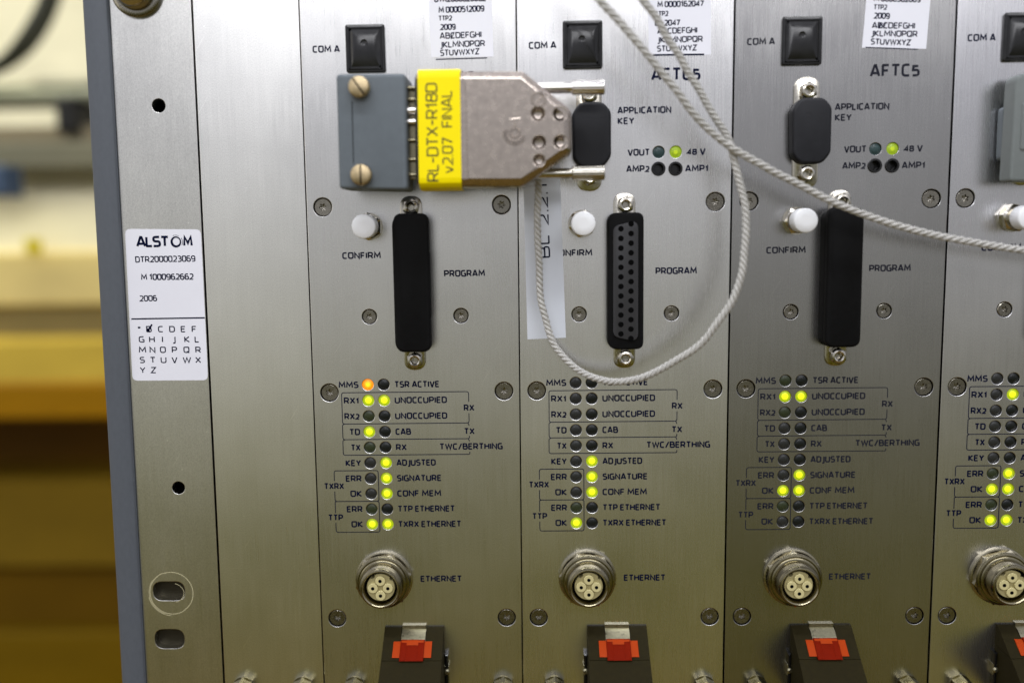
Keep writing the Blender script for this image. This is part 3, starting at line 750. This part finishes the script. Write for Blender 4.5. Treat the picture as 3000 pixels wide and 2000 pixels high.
tl_ = z(1272, 0); bl_ = z(1297, 528); br_ = z(1870, 522); tr_ = z(1852, 0)
upv = (Vector(tl_) - Vector(bl_)).normalized() * 12
sticker(MODULES[0], (0, 0, 0), 'white_label', [tuple(Vector(tl_) + upv), tuple(Vector(tr_) + upv), br_, bl_],
        [('DTR2000026002', z(1330, 22), z(1795, 12), 1.75, .15), ('M 0000512009', z(1370, 122), z(1780, 107), 1.55, .16), ('TTP2', z(1368, 194), z(1484, 190), 1.3, .16), ('2009', z(1384, 279), z(1517, 274), 1.5, .16),
         ('ABCDEFGHI', z(1380, 360), z(1755, 345), 1.6, .145), ('JKLMNOPQR', z(1383, 441), z(1787, 427), 1.6, .145), ('STUVWXYZ', z(1384, 516), z(1735, 501), 1.6, .145)],
        lines=[(z(1340, 548), z(1810, 534), .28)], strikes=[([z(1478, 362), z(1505, 305)], .28)])
z = Z(1500, 0)
tl_ = z(1250, 0); bl_ = z(1255, 512); br_ = z(1828, 506); tr_ = z(1826, 0)
upv = (Vector(tl_) - Vector(bl_)).normalized() * 12
sticker(MODULES[1], (P, 0, 0), 'white_label', [tuple(Vector(tl_) + upv), tuple(Vector(tr_) + upv), br_, bl_],
        [('M 0000162047', z(1340, 70), z(1756, 60), 1.5, .16), ('TTP2', z(1318, 153), z(1432, 149), 1.3, .16), ('LT 2047', z(1316, 240), z(1538, 236), 1.5, .155),
         ('ABCDEFGHI', z(1338, 315), z(1697, 304), 1.55, .15), ('JKLMNOPQR', z(1338, 396), z(1748, 386), 1.55, .15), ('STUVWXYZ', z(1336, 476), z(1693, 466), 1.55, .15)],
        lines=[(z(1295, 508), z(1765, 502), .46)])
z = Z(2250, 0)
tl_ = z(902, 0); bl_ = z(862, 441); br_ = z(1452, 452); tr_ = z(1485, 0)
upv = (Vector(tl_) - Vector(bl_)).normalized() * 14
sticker(MODULES[2], (2 * P, 0, 0), 'white_label', [tuple(Vector(tl_) + upv), tuple(Vector(tr_) + upv), br_, bl_],
        [('M 0000302009', z(975, 14), z(1395, 24), 1.5, .16), ('TTP2', z(972, 90), z(1087, 92), 1.3, .16), ('2009', z(975, 173), z(1111, 176), 1.5, .16),
         ('ABCDEFGHI', z(957, 262), z(1343, 266), 1.55, .15), ('JKLMNOPQR', z(950, 335), z(1366, 342), 1.55, .15), ('STUVWXYZ', z(946, 410), z(1304, 420), 1.55, .15)],
        lines=[(z(895, 437), z(1378, 455), .25)], strikes=[([z(1022, 262), z(1030, 212)], .40), ([z(1058, 264), z(1084, 206)], .26)])

# pale strip of tape with rotated writing, on the second module
z = Z(1500, 500)
org = (P, 0, 0)
strip = MB(); strip.prism([z(92, -420), z(425, -430), z(495, 1533), z(142, 1548)], .01, .07)
st = put('paper_strip', strip.mesh('paper_strip', M_TAPE, org, smooth=0), MODULES[1])
t = MB(); text(t, 'BL 2.2.1', z(348, 792), z(322, 118), 2.75, .165, h=.085, small_digits=False, round_=1.2, space=.42)
put('lettering', t.mesh('lettering', M_INK, org, smooth=0, recalc=False), st)

# ------------------------------------------------------------------ dust caps
def program_cap_mesh(grip):
    mb = MB()
    d = fillet([(-4.95, -19.6), (4.95, -19.6), (4.95, 19.6), (-4.95, 19.6)], [2.4, 2.6, 2.6, 2.4], True, 6)
    mb.prism(d, 4.9, 7.3, .8, seg=3)
    if grip:
        mb.prism(fillet([(-5.3, -9.6), (5.15, -9.6), (5.1, 10.3), (-5.25, 10.3)], 1.2, True, 4), 5.0, 7.1, .6, seg=3)
    return mb.mesh('dust_cap', M_RUBBER if False else M_BLACKPL, smooth=35)
solo('dust_cap', program_cap_mesh(True), 'long black dust cap over the program socket, above the amber lamp', 'dust cap', (34.95, 75.5, 0), 'long black dust caps')
c3 = solo('dust_cap', program_cap_mesh(False), 'long black dust cap partly behind the cord, on the darker faded module', 'dust cap', (2 * P + 34.2, 75.4, 0), 'long black dust caps')
def key_cap_mesh():
    mb = MB(); w, h = 5.45, 9.0
    d = fillet([(-w, -h + 3.4), (-3.4, -h), (3.2, -h), (w, -h + 2.6), (w, h - 3.0), (3.2, h), (-3.2, h), (-w + .3, h - 2.6)], 3.2, True, 6)
    mb.prism(d, .6, 4.6, .8, seg=4)
    i = 0
    for s, p0, p1 in (('13', (2.2, -5.6), (2.3, -1.2)),):
        text(mb, s, p0, p1, 2.0, .16, h=4.62, small_digits=False)
    ribbon(mb, circle(-1.2, -3.6, 1.25, 20), .28, 4.62, closed=True)
    ribbon(mb, [(-1.9, -3.6), (-.5, -3.6)], .25, 4.625)
    return mb.mesh('key_cap', M_RUBBER, smooth=40)
KC = key_cap_mesh()
solo('dust_cap', KC, 'small black rounded dust cap at the right tip of the hanging metal plug', 'dust cap', (P + 24.85, 34.9, 0), 'small black key socket caps')
solo('dust_cap', KC, 'small black rounded dust cap embossed 13, on the darker faded module', 'dust cap', (2 * P + 24.9, 34.7, 0), 'small black key socket caps')

# grey plug seated in the last module's key socket
g0 = at(2948, 215, 9.5); g1 = at(2944, 532, 9.5)
th = thing('connector_plug', 'pale grey plastic plug cut off by the right edge, above a white button', 'plug', (207.6, 35, 0))
gx = g0[0] + 2.6; gy0, gy1 = g0[1], g1[1]; go = (207.6, 35, 0)
mb = MB(); mb.prism(fillet([(gx + .1, gy0), (gx + 19.5, gy0), (gx + 19.5, gy1), (gx - .3, gy1)], [2.6, 2.6, 1.0, 1.0], True, 5), 3.6, 9.5, .7, seg=3)
put('hood', mb.mesh('hood', M_GREYPL2, go, smooth=40), th)
mb = MB(); mb.prism(rrect(gx + 2.0, gx + 17, gy0 + 8, gy1 - 8.4, .5, 3), 9.4, 9.9, .2); put('grip_panel', mb.mesh('grip_panel', M_GREYPL2, go, smooth=30), th)
mb = MB(); mb.prism(rrect(gx - .2, gx + 16, gy0 + 8, gy1 - 6, 1.5, 4), .9, 3.6); put('plug_shell', mb.mesh('plug_shell', M_GREYPL, go, smooth=30), th)

# ------------------------------------------------------------------ left of the modules: blank panel, rack ear, side profile
def quad(tl, tr, br, bl): return [tl, tr, br, bl]
org = (-11, 75, 0)
th = thing('blank_panel', 'plain pale brushed metal panel with no openings, between the drilled strip and the modules', 'blank panel', org)
put('plate', plate('plate', [(-25.55, TOP), (EDGE_T[0] - .15, TOP), (EDGE_B[0] - .15, BOT), (-26.55, BOT)], [], 2.5, M_BLANK, org=org), th)
for x in (-20.9, -2.55): put('captive_screw', POST, th, (x - org[0], 198.4 - org[1], 0))

def scratch_ring():
    pass
org = (-38, 75, 0); EH = -.5
th = thing('equipment_rack', 'grey edged equipment rack frame with drilled metal strip and tall white label', 'rack', org)
s1 = at(495, 1730, EH); s2 = at(497, 1870, EH); h1 = at(465, 310, EH); h2 = at(523, 1428, EH); bc = (-41.4, -6.9)
def slot(c, hw, hh): return fillet([(c[0] - hw, c[1] - hh), (c[0] + hw, c[1] - hh), (c[0] + hw, c[1] + hh), (c[0] - hw, c[1] + hh)], hh * .98, True, 8)
strip_ = put('mounting_strip', plate('mounting_strip', [(-49.25, TOP), (-26.25, TOP), (-27.3, BOT), (-50.95, BOT)], [circle(*h1, 1.95, 32), circle(*h2, 1.92, 32), slot(s1, 4.9, 3.0), slot(s2, 4.6, 3.1)], 3.4, M_EAR, EH, org=org), th)
mb = MB(); mb.lathe([(7.1, EH), (7.1, EH + 1.2), (6.7, EH + 1.5), (5.6, EH + 1.6)], bc[0], bc[1], n=48)
w_ = put('washer', mb.mesh('washer', M_STEEL, org, smooth=40), strip_)
mb = MB(); mb.lathe([(5.4, EH + 1.5), (5.3, EH + 3.0), (4.7, EH + 4.6), (3.6, EH + 5.6), (2.6, EH + 5.9), (2.4, EH + 4.2), (.4, EH + 4.0)], bc[0], bc[1], n=48)
put('mounting_screw', mb.mesh('mounting_screw', M_NICKEL, org, smooth=60), strip_)
mb = MB()
def arc(cx, cy, r, a0, a1, n=40, ry=1.0): return [(cx + r * math.cos(math.radians(a0 + (a1 - a0) * i / n)), cy + ry * r * math.sin(math.radians(a0 + (a1 - a0) * i / n))) for i in range(n + 1)]
rc = (s1[0] + .85, s1[1] + .6)
for r, a0, a1, w, e in ((6.65, 60, 250, .20, 1), (6.95, 110, 215, .12, 1), (6.5, 250, 420, .20, 1), (7.2, 95, 170, .16, 1), (3.9, -70, 70, .14, .8)):
    ribbon(mb, arc(rc[0] - (.2 if r < 4 else 0), rc[1], r, a0, a1, 40, e), w, EH + .02 + .003 * r)
put('washer_scratch', mb.mesh('washer_scratch', mat('bare_scratch', (.50, .46, .28), .5), org, smooth=0, recalc=False), strip_)
# tall white label with the maker's wordmark
z = Z(200, 500); zl = Z(200, 1000)
cap = 1.62
items = [('DTR2000023069', z(616, 843), z(1160, 834), 1.68, .14), ('M 1000962662', z(670, 1005), z(1143, 1000), 1.68, .15), ('2006', z(655, 1201), z(808, 1197), 1.62, .14)]
st = None
q = [z(515, 535), z(1213, 540), zl(1280, 357), zl(585, 362)]
def letters(row, base, cx, cap=1.72):
    out = []
    for ch, x in zip(row, cx):
        w = GL[ch][0] / .6 * 46 / 2 if ch != 'I' else 2
        out.append((ch, base(x - w, 0), base(x + w, 0), cap, .14))
    return out
rowy = [(z, 1483, '*BCDEF', (648, 738, 845, 950, 1052, 1152)), (zl, 9, 'GHIJKL', (670, 765, 862, 968, 1088, 1178)), (zl, 105, 'MNOPQR', (678, 770, 866, 972, 1083, 1190)), (zl, 198, 'STUVWX', (676, 773, 872, 973, 1087, 1190)), (zl, 291, 'YZ', (680, 779))]
for fn, yb, row, cx in rowy:
    items += letters(row, (lambda fn, yb: lambda x, _: fn(x, yb))(fn, yb), cx)
st = sticker(th, org, 'white_label', q, items, r=1.6, lines=[(z(573, 1363), z(1250, 1352), .42)], strikes=[([z(722, 1480), z(764, 1412)], .5), ([z(716, 1450), z(745, 1482)], .5)])
st.location = W(0, 0, EH)
t = MB()
text(t, 'ALST', z(630, 700), z(915, 697), 2.95, .235, h=.10, gap=.13, small_digits=False)
text(t, 'M', z(1062, 694), z(1130, 693), 2.8, .24, h=.10, small_digits=False)
oc = z(984, 655)
n = 48; vs = []
for i in range(n):
    a = 2 * math.pi * i / n; w = .30 + .26 * max(0, math.cos(a - 2.5)) + .14 * math.sin(a)
    vs.append((oc[0] + 1.58 * math.cos(a), oc[1] + 1.62 * math.sin(a), .11))
for i in range(n):
    a = 2 * math.pi * i / n; w = .56 + .16 * math.cos(a - 2.4)
    vs.append((oc[0] + (1.58 - w) * math.cos(a), oc[1] + (1.62 - w) * math.sin(a), .11))
t.add(vs, [[i, (i + 1) % n, n + (i + 1) % n, n + i] for i in range(n)])
ribbon(t, arc(oc[0], oc[1], 1.95, -115, -60, 14), .12, .112); ribbon(t, arc(oc[0], oc[1], 1.95, -35, 30, 14), .16, .112)
put('wordmark', t.mesh('wordmark', M_INK, org, smooth=0, recalc=False), st)

# grey painted side profile of the rack
xs_t, xs_b = (-57.05, -49.4), (-58.75, -51.1)
mb = MB()
prof = lambda l, r: [(r, -2.5), (r, .5), (r - .4, .9), (l + 2.2, .9), (l + 1.2, .62), (l + .45, -.1), (l, -1.4), (l, -230)]
a = prof(*xs_t); b = prof(*xs_b); n = len(a)
vs = [(x, TOP, h) for x, h in a] + [(x, BOT, h) for x, h in b]
fs = [[i, (i + 1) % n, n + (i + 1) % n, n + i] for i in range(n)] + [list(range(n)), list(range(n, 2 * n))[::-1]]
mb.add(vs, fs)
put('side_profile', mb.mesh('side_profile', M_GREY, org, smooth=50), th, label='grey painted upright edge')
# closed box of the rack behind the panels
mb = MB(); mb.box(-48.8, 246, TOP + .5, BOT - .5, -228, -8.0)
bk = MB(); bk.box(-49.5, -35.0, 150, 200, -3.1, -2.2 - 5.2)
put('inner_bracket', bk.mesh('inner_bracket', mat('dark_bracket', (.045, .040, .028), .5, 1.0), org, smooth=0), th)
put('rack_body', mb.mesh('rack_body', M_DARK, org, smooth=0), th)

# ------------------------------------------------------------------ the plug hanging on its cord
HF = 20.0                                   # front of the plug
def zd(x, y, h=HF): return at(960 + x / 2.8, 180 + y / 2.8, h)
org = (50, 35, 12)
th = thing('hanging_plug', 'metal plug with yellow tape band and grey end cap, hanging before the panels', 'plug', org)
HB = 7.2
# grey end cap
c0 = zd(68, 104); c1 = zd(640, 100); c2 = zd(655, 1056); c3_ = zd(96, 1048)
mb = MB(); mb.block([c0, c1, c2, c3_], 1.2, HB, HF + .3, .9)
ec = put('end_cap', mb.mesh('end_cap', M_GREYPL, org, smooth=40), th)
mb = MB(); ribbon(mb, [zd(200, 330, HF + .3), zd(212, 840, HF + .3)], .22, HF + .33); put('seam', mb.mesh('seam', M_DARK, org, smooth=0, recalc=False), ec)
# two slotted brass screws
for (sx, sy, ang) in ((250, 205, .95), (268, 928, 1.57)):
    mb = MB(); c = zd(sx, sy, HF + 3.2); r = 2.75
    mb.lathe([(2.0, HF - .5), (2.0, HF + .6), (r, HF + .9), (r, HF + 2.5), (r - .12, HF + 2.8), (r - .4, HF + 2.98), (.3, HF + 3.05)], c[0], c[1], n=36)
    dx, dy = math.cos(ang), math.sin(ang)
    mb.add([(c[0] + dx * s * 2.5 + dy * w * .22, c[1] + dy * s * 2.5 - dx * w * .22, HF + 3.09) for s in (-1, 0, 1) for w in (-1, 1)], [[0, 1, 3, 2], [2, 3, 5, 4]], 1)
    put('brass_screw', mb.mesh('brass_screw', [M_BRASS, M_DARK], org, smooth=50), th)
# connector shell visible between cap and hood
def xy(a): return a
mb = MB()
p0 = zd(648, 190); p1 = zd(712, 960)
mb.box(p0[0] - 2, p1[0] + 1.5, p0[1], p1[1], HB + 2, HF - 4.5, 0, .3)
for yy in (205, 300, 640, 800, 925):
    q0 = zd(646, yy); mb.tube([(q0[0] - 1.5, q0[1], HF - 3.0), (q0[0] + 4.0, q0[1], HF - 3.0)], .45, 10)
for yy in (395, 488):
    q0 = zd(646, yy); mb.tube([(q0[0] - 1.5, q0[1], HF - 2.6), (q0[0] + 4.0, q0[1], HF - 2.6)], .95 if yy < 400 else .75, 12, 1)
put('connector_shell', mb.mesh('connector_shell', [M_DARKNI, M_CHROME], org, smooth=40), th)
# cast hood
hp = [zd(706, 73), zd(1602, 73), zd(2004, 398), zd(2008, 742), zd(1606, 1026), zd(716, 1028)]
PITS = [(1725, 432, 1.95), (1905, 434, 1.95), (1735, 667, 1.9), (1910, 664, 1.9), (1735, 812, 1.65)]
mb = MB(); mb.block(hp, 2.3, HB, HF, 1.7, 5, True, prof=[(0, 2.2), (.08, 1.5), (.3, 1.1), (1.85, .16), (2.1, .02), (2.2, 0)])
hood = put('hood', mb.mesh('hood', M_CAST, org, smooth=50), th)
put('drilled_face', plate('drilled_face', inset(mb.top_ring, -.12), [circle(*zd(x, y), r + .02, 32) for x, y, r in PITS], .5, M_CAST, HF + .03, .06, org), hood)
# cable bushing pits and raised mark
for k, (x, y, r) in enumerate(PITS):
    mb = MB(); c = zd(x, y)
    mb.lathe([(r + .12, HF - .02), (r + .05, HF + .10), (r - .12, HF + .05), (r - .35, HF - .5), (r * .62, HF - 1.15), (r * .5, HF - 1.3), (.5, HF - 1.35)] if k != 2 else [(r + .12, HF - .02), (r + .05, HF + .10), (r - .12, HF + .05), (r - .3, HF - .5), (r * .66, HF - 1.1), (r * .62, HF - 3.5), (.5, HF - 3.6)], c[0], c[1], n=28)
    put('pit', mb.mesh('pit', [M_CAST, M_DARK], org, smooth=40), hood)
mb = MB(); c = zd(1535, 585)
for r, a0, a1 in ((1.15, 0, 360), (2.3, 20, 200), (2.9, 30, 190)): mb.tube([(x, y, HF + .02) for x, y in arc(c[0], c[1], r, a0, a1, 30)], .36, 6)
mb.tube([(c[0] - 1.2, c[1] - 3.4, HF), (c[0] + 1.6, c[1] - 3.6, HF)], .34, 6); mb.tube([(c[0] + .1, c[1] - 3.5, HF), (c[0] + .2, c[1] - 1.6, HF)], .34, 6)
c = zd(1730, 312)
mb.tube([(x, y, HF + .02) for x, y in arc(c[0], c[1], 1.75, 0, 360, 30)], .32, 6)
mb.tube([(c[0] - .7, c[1] + .7, HF), (c[0] + .8, c[1] - .6, HF)], .2, 6)
fr0, fr1 = zd(1128, 175), zd(1150, 965); fr2, fr3 = zd(1095, 175), zd(1110, 965)
mb.tube([(fr2[0], fr2[1], HF), (fr0[0], fr0[1], HF), (fr1[0], fr1[1], HF), (fr3[0], fr3[1], HF)], .16, 6)
put('cast_mark', mb.mesh('cast_mark', M_CAST, org, smooth=60), hood)
# thumbscrews along both long sides
for yy, hh in ((218, 12.5), (918, 12.5)):
    c0 = zd(1500, yy - (2 if yy < 500 else 0), hh); c1 = zd(2003, yy, hh); c2 = zd(2272, yy + 1, hh)
    mb = MB()
    n = 24
    def ring_tube(xa, xb, r, knurl=False):
        path = [(xa, 0), (xa + .25, 0), (xb - .25, 0), (xb, 0)]
        vs = []; m_ = 40 if knurl else n
        for j, (x, _) in enumerate(path):
            rr0 = r * (.88 if j in (0, 3) else 1)
            for i in range(m_):
                a = 2 * math.pi * i / m_; rr = rr0 * (.95 if (knurl and i % 2) else 1)
                vs.append((x, c1[1] + rr * math.cos(a), hh + rr * math.sin(a)))
        fs = [[j * m_ + i, j * m_ + (i + 1) % m_, (j + 1) * m_ + (i + 1) % m_, (j + 1) * m_ + i] for j in range(3) for i in range(m_)] + [list(range(m_)), list(range(3 * m_, 4 * m_))]
        mb.add(vs, fs)
    ring_tube(c0[0], c1[0] + .3, 1.42); ring_tube(c1[0], c2[0], 1.95, True)
    put('thumbscrew', mb.mesh('thumbscrew', M_CHROME if yy < 500 else M_NICKEL, org, smooth=30), th)
# yellow tape band round the hood
t0, t1 = zd(736, 70, HF + .4), zd(1085, 70, HF + .4); b1, b0 = zd(1098, 1045, HF + .4), zd(750, 1045, HF + .4)
ytop, ybot = hp[0][1], hp[5][1]
mb = MB()
def bandprof(yt, yb):
    pts = [(yt - .5, HB + 3), (yt - .5, HF - 3.5), (yt - .2, HF - .9), (yt + .6, HF + .18), (yt + 2.0, HF + .35), (yb - 2.2, HF + .35), (yb - .8, HF + .1), (yb + .25, HF - 1.2), (yb + .9, HF - 3.5), (yb + .9, HB + 3)]
    return fillet(pts, .8, False, 4)
L_ = bandprof(ytop, ybot); n = len(L_)
xl = lambda y: t0[0] + (b0[0] - t0[0]) * (y - ytop) / (ybot - ytop); xr = lambda y: t1[0] + (b1[0] - t1[0]) * (y - ytop) / (ybot - ytop)
vs = [(xl(y), y, h) for y, h in L_] + [(xr(y), y, h) for y, h in L_] + [(xl(y), y + (.12 if i < n // 2 else -.12), h - .12) for i, (y, h) in enumerate(L_)] + [(xr(y), y + (.12 if i < n // 2 else -.12), h - .12) for i, (y, h) in enumerate(L_)]
fs = [[i, i + 1, n + i + 1, n + i] for i in range(n - 1)] + [[2 * n + i, 2 * n + i + 1, 3 * n + i + 1, 3 * n + i] for i in range(n - 1)] + [[i, i + 1, 2 * n + i + 1, 2 * n + i] for i in range(n - 1)] + [[n + i, n + i + 1, 3 * n + i + 1, 3 * n + i] for i in range(n - 1)]
mb.add(vs, fs)
tape = put('yellow_tape', mb.mesh('yellow_tape', M_YELLOW, org, smooth=60), th)
t = MB()
text(t, 'RL-DTX-R18D', zd(912, 978), zd(897, 185), 2.95, .13, h=HF + .40, small_digits=False, gap=.17, round_=1.0)
text(t, 'v2.07  FINAL', zd(1030, 912), zd(1018, 245), 2.7, .13, h=HF + .40, small_digits=False, gap=.17, space=.36)
put('lettering', t.mesh('lettering', M_TAPEINK, org, smooth=0, recalc=False), tape)

# ------------------------------------------------------------------ the twisted cord (two lengths)
def smooth_path(pts, step):
    """Catmull-Rom through the points, resampled"""
    P_ = [Vector(p) for p in pts]; out = []
    for i in range(len(P_) - 1):
        p0 = P_[max(i - 1, 0)]; p1 = P_[i]; p2 = P_[i + 1]; p3 = P_[min(i + 2, len(P_) - 1)]
        k = max(2, int((p2 - p1).length / step))
        for j in range(k):
            t = j / k
            out.append(.5 * ((2 * p1) + (p2 - p0) * t + (2 * p0 - 5 * p1 + 4 * p2 - p3) * t * t + (3 * p1 - p0 - 3 * p2 + p3) * t ** 3))
    out.append(P_[-1]); return out
def rope(pts, r, pitch, strands=3):
    path = smooth_path(pts, .45); mb = MB(); N = len(path)
    dist = 0; frames = []; prev = None
    for i in range(N):
        t = (path[min(i + 1, N - 1)] - path[max(i - 1, 0)]).normalized()
        a = Vector((0, 0, 1)) if prev is None else prev
        a = (a - t * a.dot(t)).normalized(); prev = a
        if i: dist += (path[i] - path[i - 1]).length
        frames.append((path[i], a, t.cross(a), dist))
    for s in range(strands):
        q = []
        for p, a, b, d in frames:
            an = 2 * math.pi * (d / pitch + s / strands)
            q.append(tuple(p + (a * math.cos(an) + b * math.sin(an)) * r * .56))
        mb.tube(q, [r * .52 * (1 + .10 * math.sin(i_ * .37 + s * 2.1) * math.sin(i_ * .083)) for i_ in range(len(q))], 8)
    return mb
LOOP = [(1574, 470, 5.2), (1577, 535, 5.0), (1577, 564, 5.0), (1574, 628, 4.5), (1576, 707, 4.0), (1580, 787, 3.6), (1583, 867, 3.6), (1597, 930, 4), (1618, 998, 5), (1640, 1032, 6), (1685, 1077, 8), (1749, 1109, 10.5), (1819, 1118, 13), (1899, 1099, 15.5), (1978, 1057, 17.5),
        (2052, 1008, 19), (2096, 953, 20), (2144, 883, 20.5), (2173, 803, 20.5), (2182, 723, 20), (2186, 659, 19.5), (2182, 596, 19), (2166, 532, 18.5), (2150, 465, 18), (2135, 410, 17.5), (2122, 385, 17.5), (2099, 352, 18), (2071, 304, 18.5), (2042, 253, 19), (2010, 202, 19.5), (1988, 158, 20), (1953, 110, 20.5), (1924, 53, 21), (1883, 0, 21.5), (1830, -80, 22), (1770, -180, 22)]
RUN = [(1620, -200, 24), (1690, -90, 24), (1761, 6, 24), (1806, 54, 24), (1870, 128, 24), (1932, 204, 23.5), (1980, 263, 23), (2025, 325, 22), (2070, 373, 21), (2122, 417, 20), (2170, 449, 19.5), (2235, 484, 19), (2267, 503, 18.5), (2347, 543, 17.5), (2442, 592, 16.5), (2538, 630, 15.5), (2634, 662, 15), (2729, 686, 15), (2825, 705, 15), (2921, 721, 15), (2998, 732, 15), (3120, 746, 15), (3300, 760, 15)]
def to3(path): return [(*at(x, y, h), h) for x, y, h in path]
def fix(path):  # behind the plug the cord must clear its back
    return path
org = (120, 40, 15)
solo('cord', rope(to3(LOOP), 1.0, 4.6).mesh('cord', M_CORD, org, smooth=60), 'thin off-white twisted cord hanging in a loop from behind the metal plug', 'cord', org, 'twisted cords')
solo('cord', rope(to3(RUN), 1.0, 6.4).mesh('cord', M_CORD, org, smooth=60), 'thin off-white twisted cord running diagonally down to the right edge', 'cord', org, 'twisted cords')

# ------------------------------------------------------------------ the room behind, far out of focus
def bgbox(name, px0, px1, py0, py1, depth, thick, m_, label, cat, ch=3.0):
    a_ = at(px0, py0, -depth); b_ = at(px1, py1, -depth)
    mb = MB(); mb.box(a_[0], b_[0], a_[1], b_[1], -depth - thick, -depth, 0, ch)
    c_ = ((a_[0] + b_[0]) / 2, (a_[1] + b_[1]) / 2, -depth - thick / 2)
    return solo(name, mb.mesh(name, m_, c_, smooth=30), label, cat, c_)
def bm(name, col, rough=.6, metal=0.0): return mat(name, col, rough, metal, spec=.12, noise=((9, 9, 26), .10, .03))
wall = MB(); wall.box(-2200, 900, -900, 1100, -1010, -1000)
put('wall', wall.mesh('wall', bm('cream_wall', (.60, .575, .45)), (0, 0, 0), smooth=0), kind='structure')
fl = MB(); fl.add([(-2200, 700, -1000), (900, 700, -1000), (900, 700, 900), (-2200, 700, 900)], [[0, 1, 2, 3]])
put('floor', fl.mesh('floor', bm('brown_floor', (.16, .105, .02)), (0, 0, 0), smooth=0), kind='structure')
D = 620
bgbox('rail', -900, 520, 432, 492, D, 40, bm('green_grey_rail', (.155, .15, .105)), 'blurred grey-green horizontal rail behind the rack, upper left', 'rail')
bgbox('shelf', -900, 520, 385, 432, D + 20, 120, bm('brown_grey_shelf', (.20, .17, .11)), 'blurred brown-grey shelf edge just over the grey-green rail', 'shelf')
bgbox('black_box', 156, 218, 285, 386, D + 5, 60, mat('black_thing', (.012, .012, .012), .6), 'small blurred black box standing on the shelf at the left', 'box')
bgbox('shelf_board', -900, 520, 496, 574, D + 60, 90, bm('dull_brown', (.90, .82, .55)), 'blurred dull brown board below the grey-green rail', 'board')
bgbox('carton', -900, 520, 578, 742, D + 20, 200, bm('cream_card', (.82, .77, .53)), 'blurred cream carton at the left, behind the small yellow tag', 'carton')
bgbox('yellow_tag', 66, 110, 700, 742, D - 10, 10, mat('tag_yellow', (.80, .66, .0), .5), 'small blurred bright yellow tag at the left', 'tag')
bgbox('drawer_front', -900, 520, 750, 892, D + 10, 150, bm('tan_wood', (.68, .55, .22)), 'blurred tan drawer front under the cream carton', 'drawer')
bgbox('beam', -900, 520, 896, 1002, D + 20, 120, bm('grey_brown', (.23, .18, .068)), 'blurred grey-brown beam between the tan drawer and the golden bench', 'beam')
bgbox('bench', -900, 520, 1006, 1128, D - 20, 240, bm('gold_wood', (.50, .355, .05)), 'blurred golden wooden bench top at the left', 'bench')
bgbox('bench_edge', -900, 520, 1130, 1226, D - 26, 40, bm('ochre_edge', (.26, .125, .000)), 'blurred deep ochre front edge of the wooden bench', 'bench edge')
bgbox('bench_shade', -900, 520, 1232, 1408, D + 140, 40, bm('dark_brown', (.10, .044, .000)), 'blurred dark brown panel standing in for shade under the wooden bench', 'panel')  # shade under the bench, put into a dark brown panel
bgbox('lower_board', -900, 560, 1412, 1660, D + 60, 120, bm('olive_brown', (.195, .122, .008)), 'blurred olive brown board low at the left', 'board')
bgbox('low_board', -900, 620, 1668, 1850, D + 80, 60, bm('deep_brown', (.125, .066, .001)), 'blurred deep brown band near the bottom left corner', 'board')
bgbox('plinth', -900, 660, 1856, 2300, D + 60, 80, bm('umber', (.15, .088, .001)), 'blurred brown plinth in the bottom left corner', 'plinth')
bgbox('blue_part', -200, 16, 486, 575, D - 60, 30, mat('blue_thing', (.045, .075, .13), .6), 'blurred blue object at the left edge of the photo', 'container')
bgbox('grey_roll', -500, 330, 268, 300, D + 30, 40, bm('grey_green', (.25, .26, .19)), 'blurred grey-green bar lying above the shelf at the left', 'bar', 6)
def cable(pts, depth, r, label):
    mb = MB(); mb.tube([tuple(q) for q in smooth_path([(*at(x, y, -depth), -depth + dz) for x, y, dz in pts], 12)], r, 12)
    c_ = (*at(60, 60, -depth), -depth)
    return solo('cable', mb.mesh('cable', mat('cable_black', (.030, .033, .022), .45), c_, smooth=60), label, 'cable', c_, 'blurred cables')
cable([(135, -300, 0), (138, -60, 0), (128, 0, 0), (108, 60, 4), (75, 120, 6), (30, 168, 4), (-30, 200, 0), (-160, 235, 0)], D - 20, 4.6, 'thick blurred dark cable curving away at the top left corner')
cable([(185, -300, 0), (180, -60, 0), (165, 10, 0), (140, 70, 0), (105, 125, 0), (55, 175, 0), (-20, 215, 0), (-160, 250, 0)], D + 30, 3.2, 'thinner blurred cable right of the thick one, top left corner')
cable([(165, -300, 0), (162, -60, 0), (150, 0, 0), (128, 62, 4), (93, 122, 6), (45, 172, 4), (-25, 208, 0), (-160, 243, 0)], D + 5, 3.6, 'middle blurred cable between the thick and the thin one, top left corner')
bgbox('pale_housing', 95, 262, 226, 266, D + 40, 60, bm('pale_grey_green', (.38, .37, .27)), 'blurred pale grey-green housing above the small black box', 'housing', 8)
bgbox('low_housing', -500, 92, 244, 266, D + 60, 60, bm('mid_grey_green', (.46, .45, .33)), 'blurred pale housing at the left edge above the shelf', 'housing', 6)
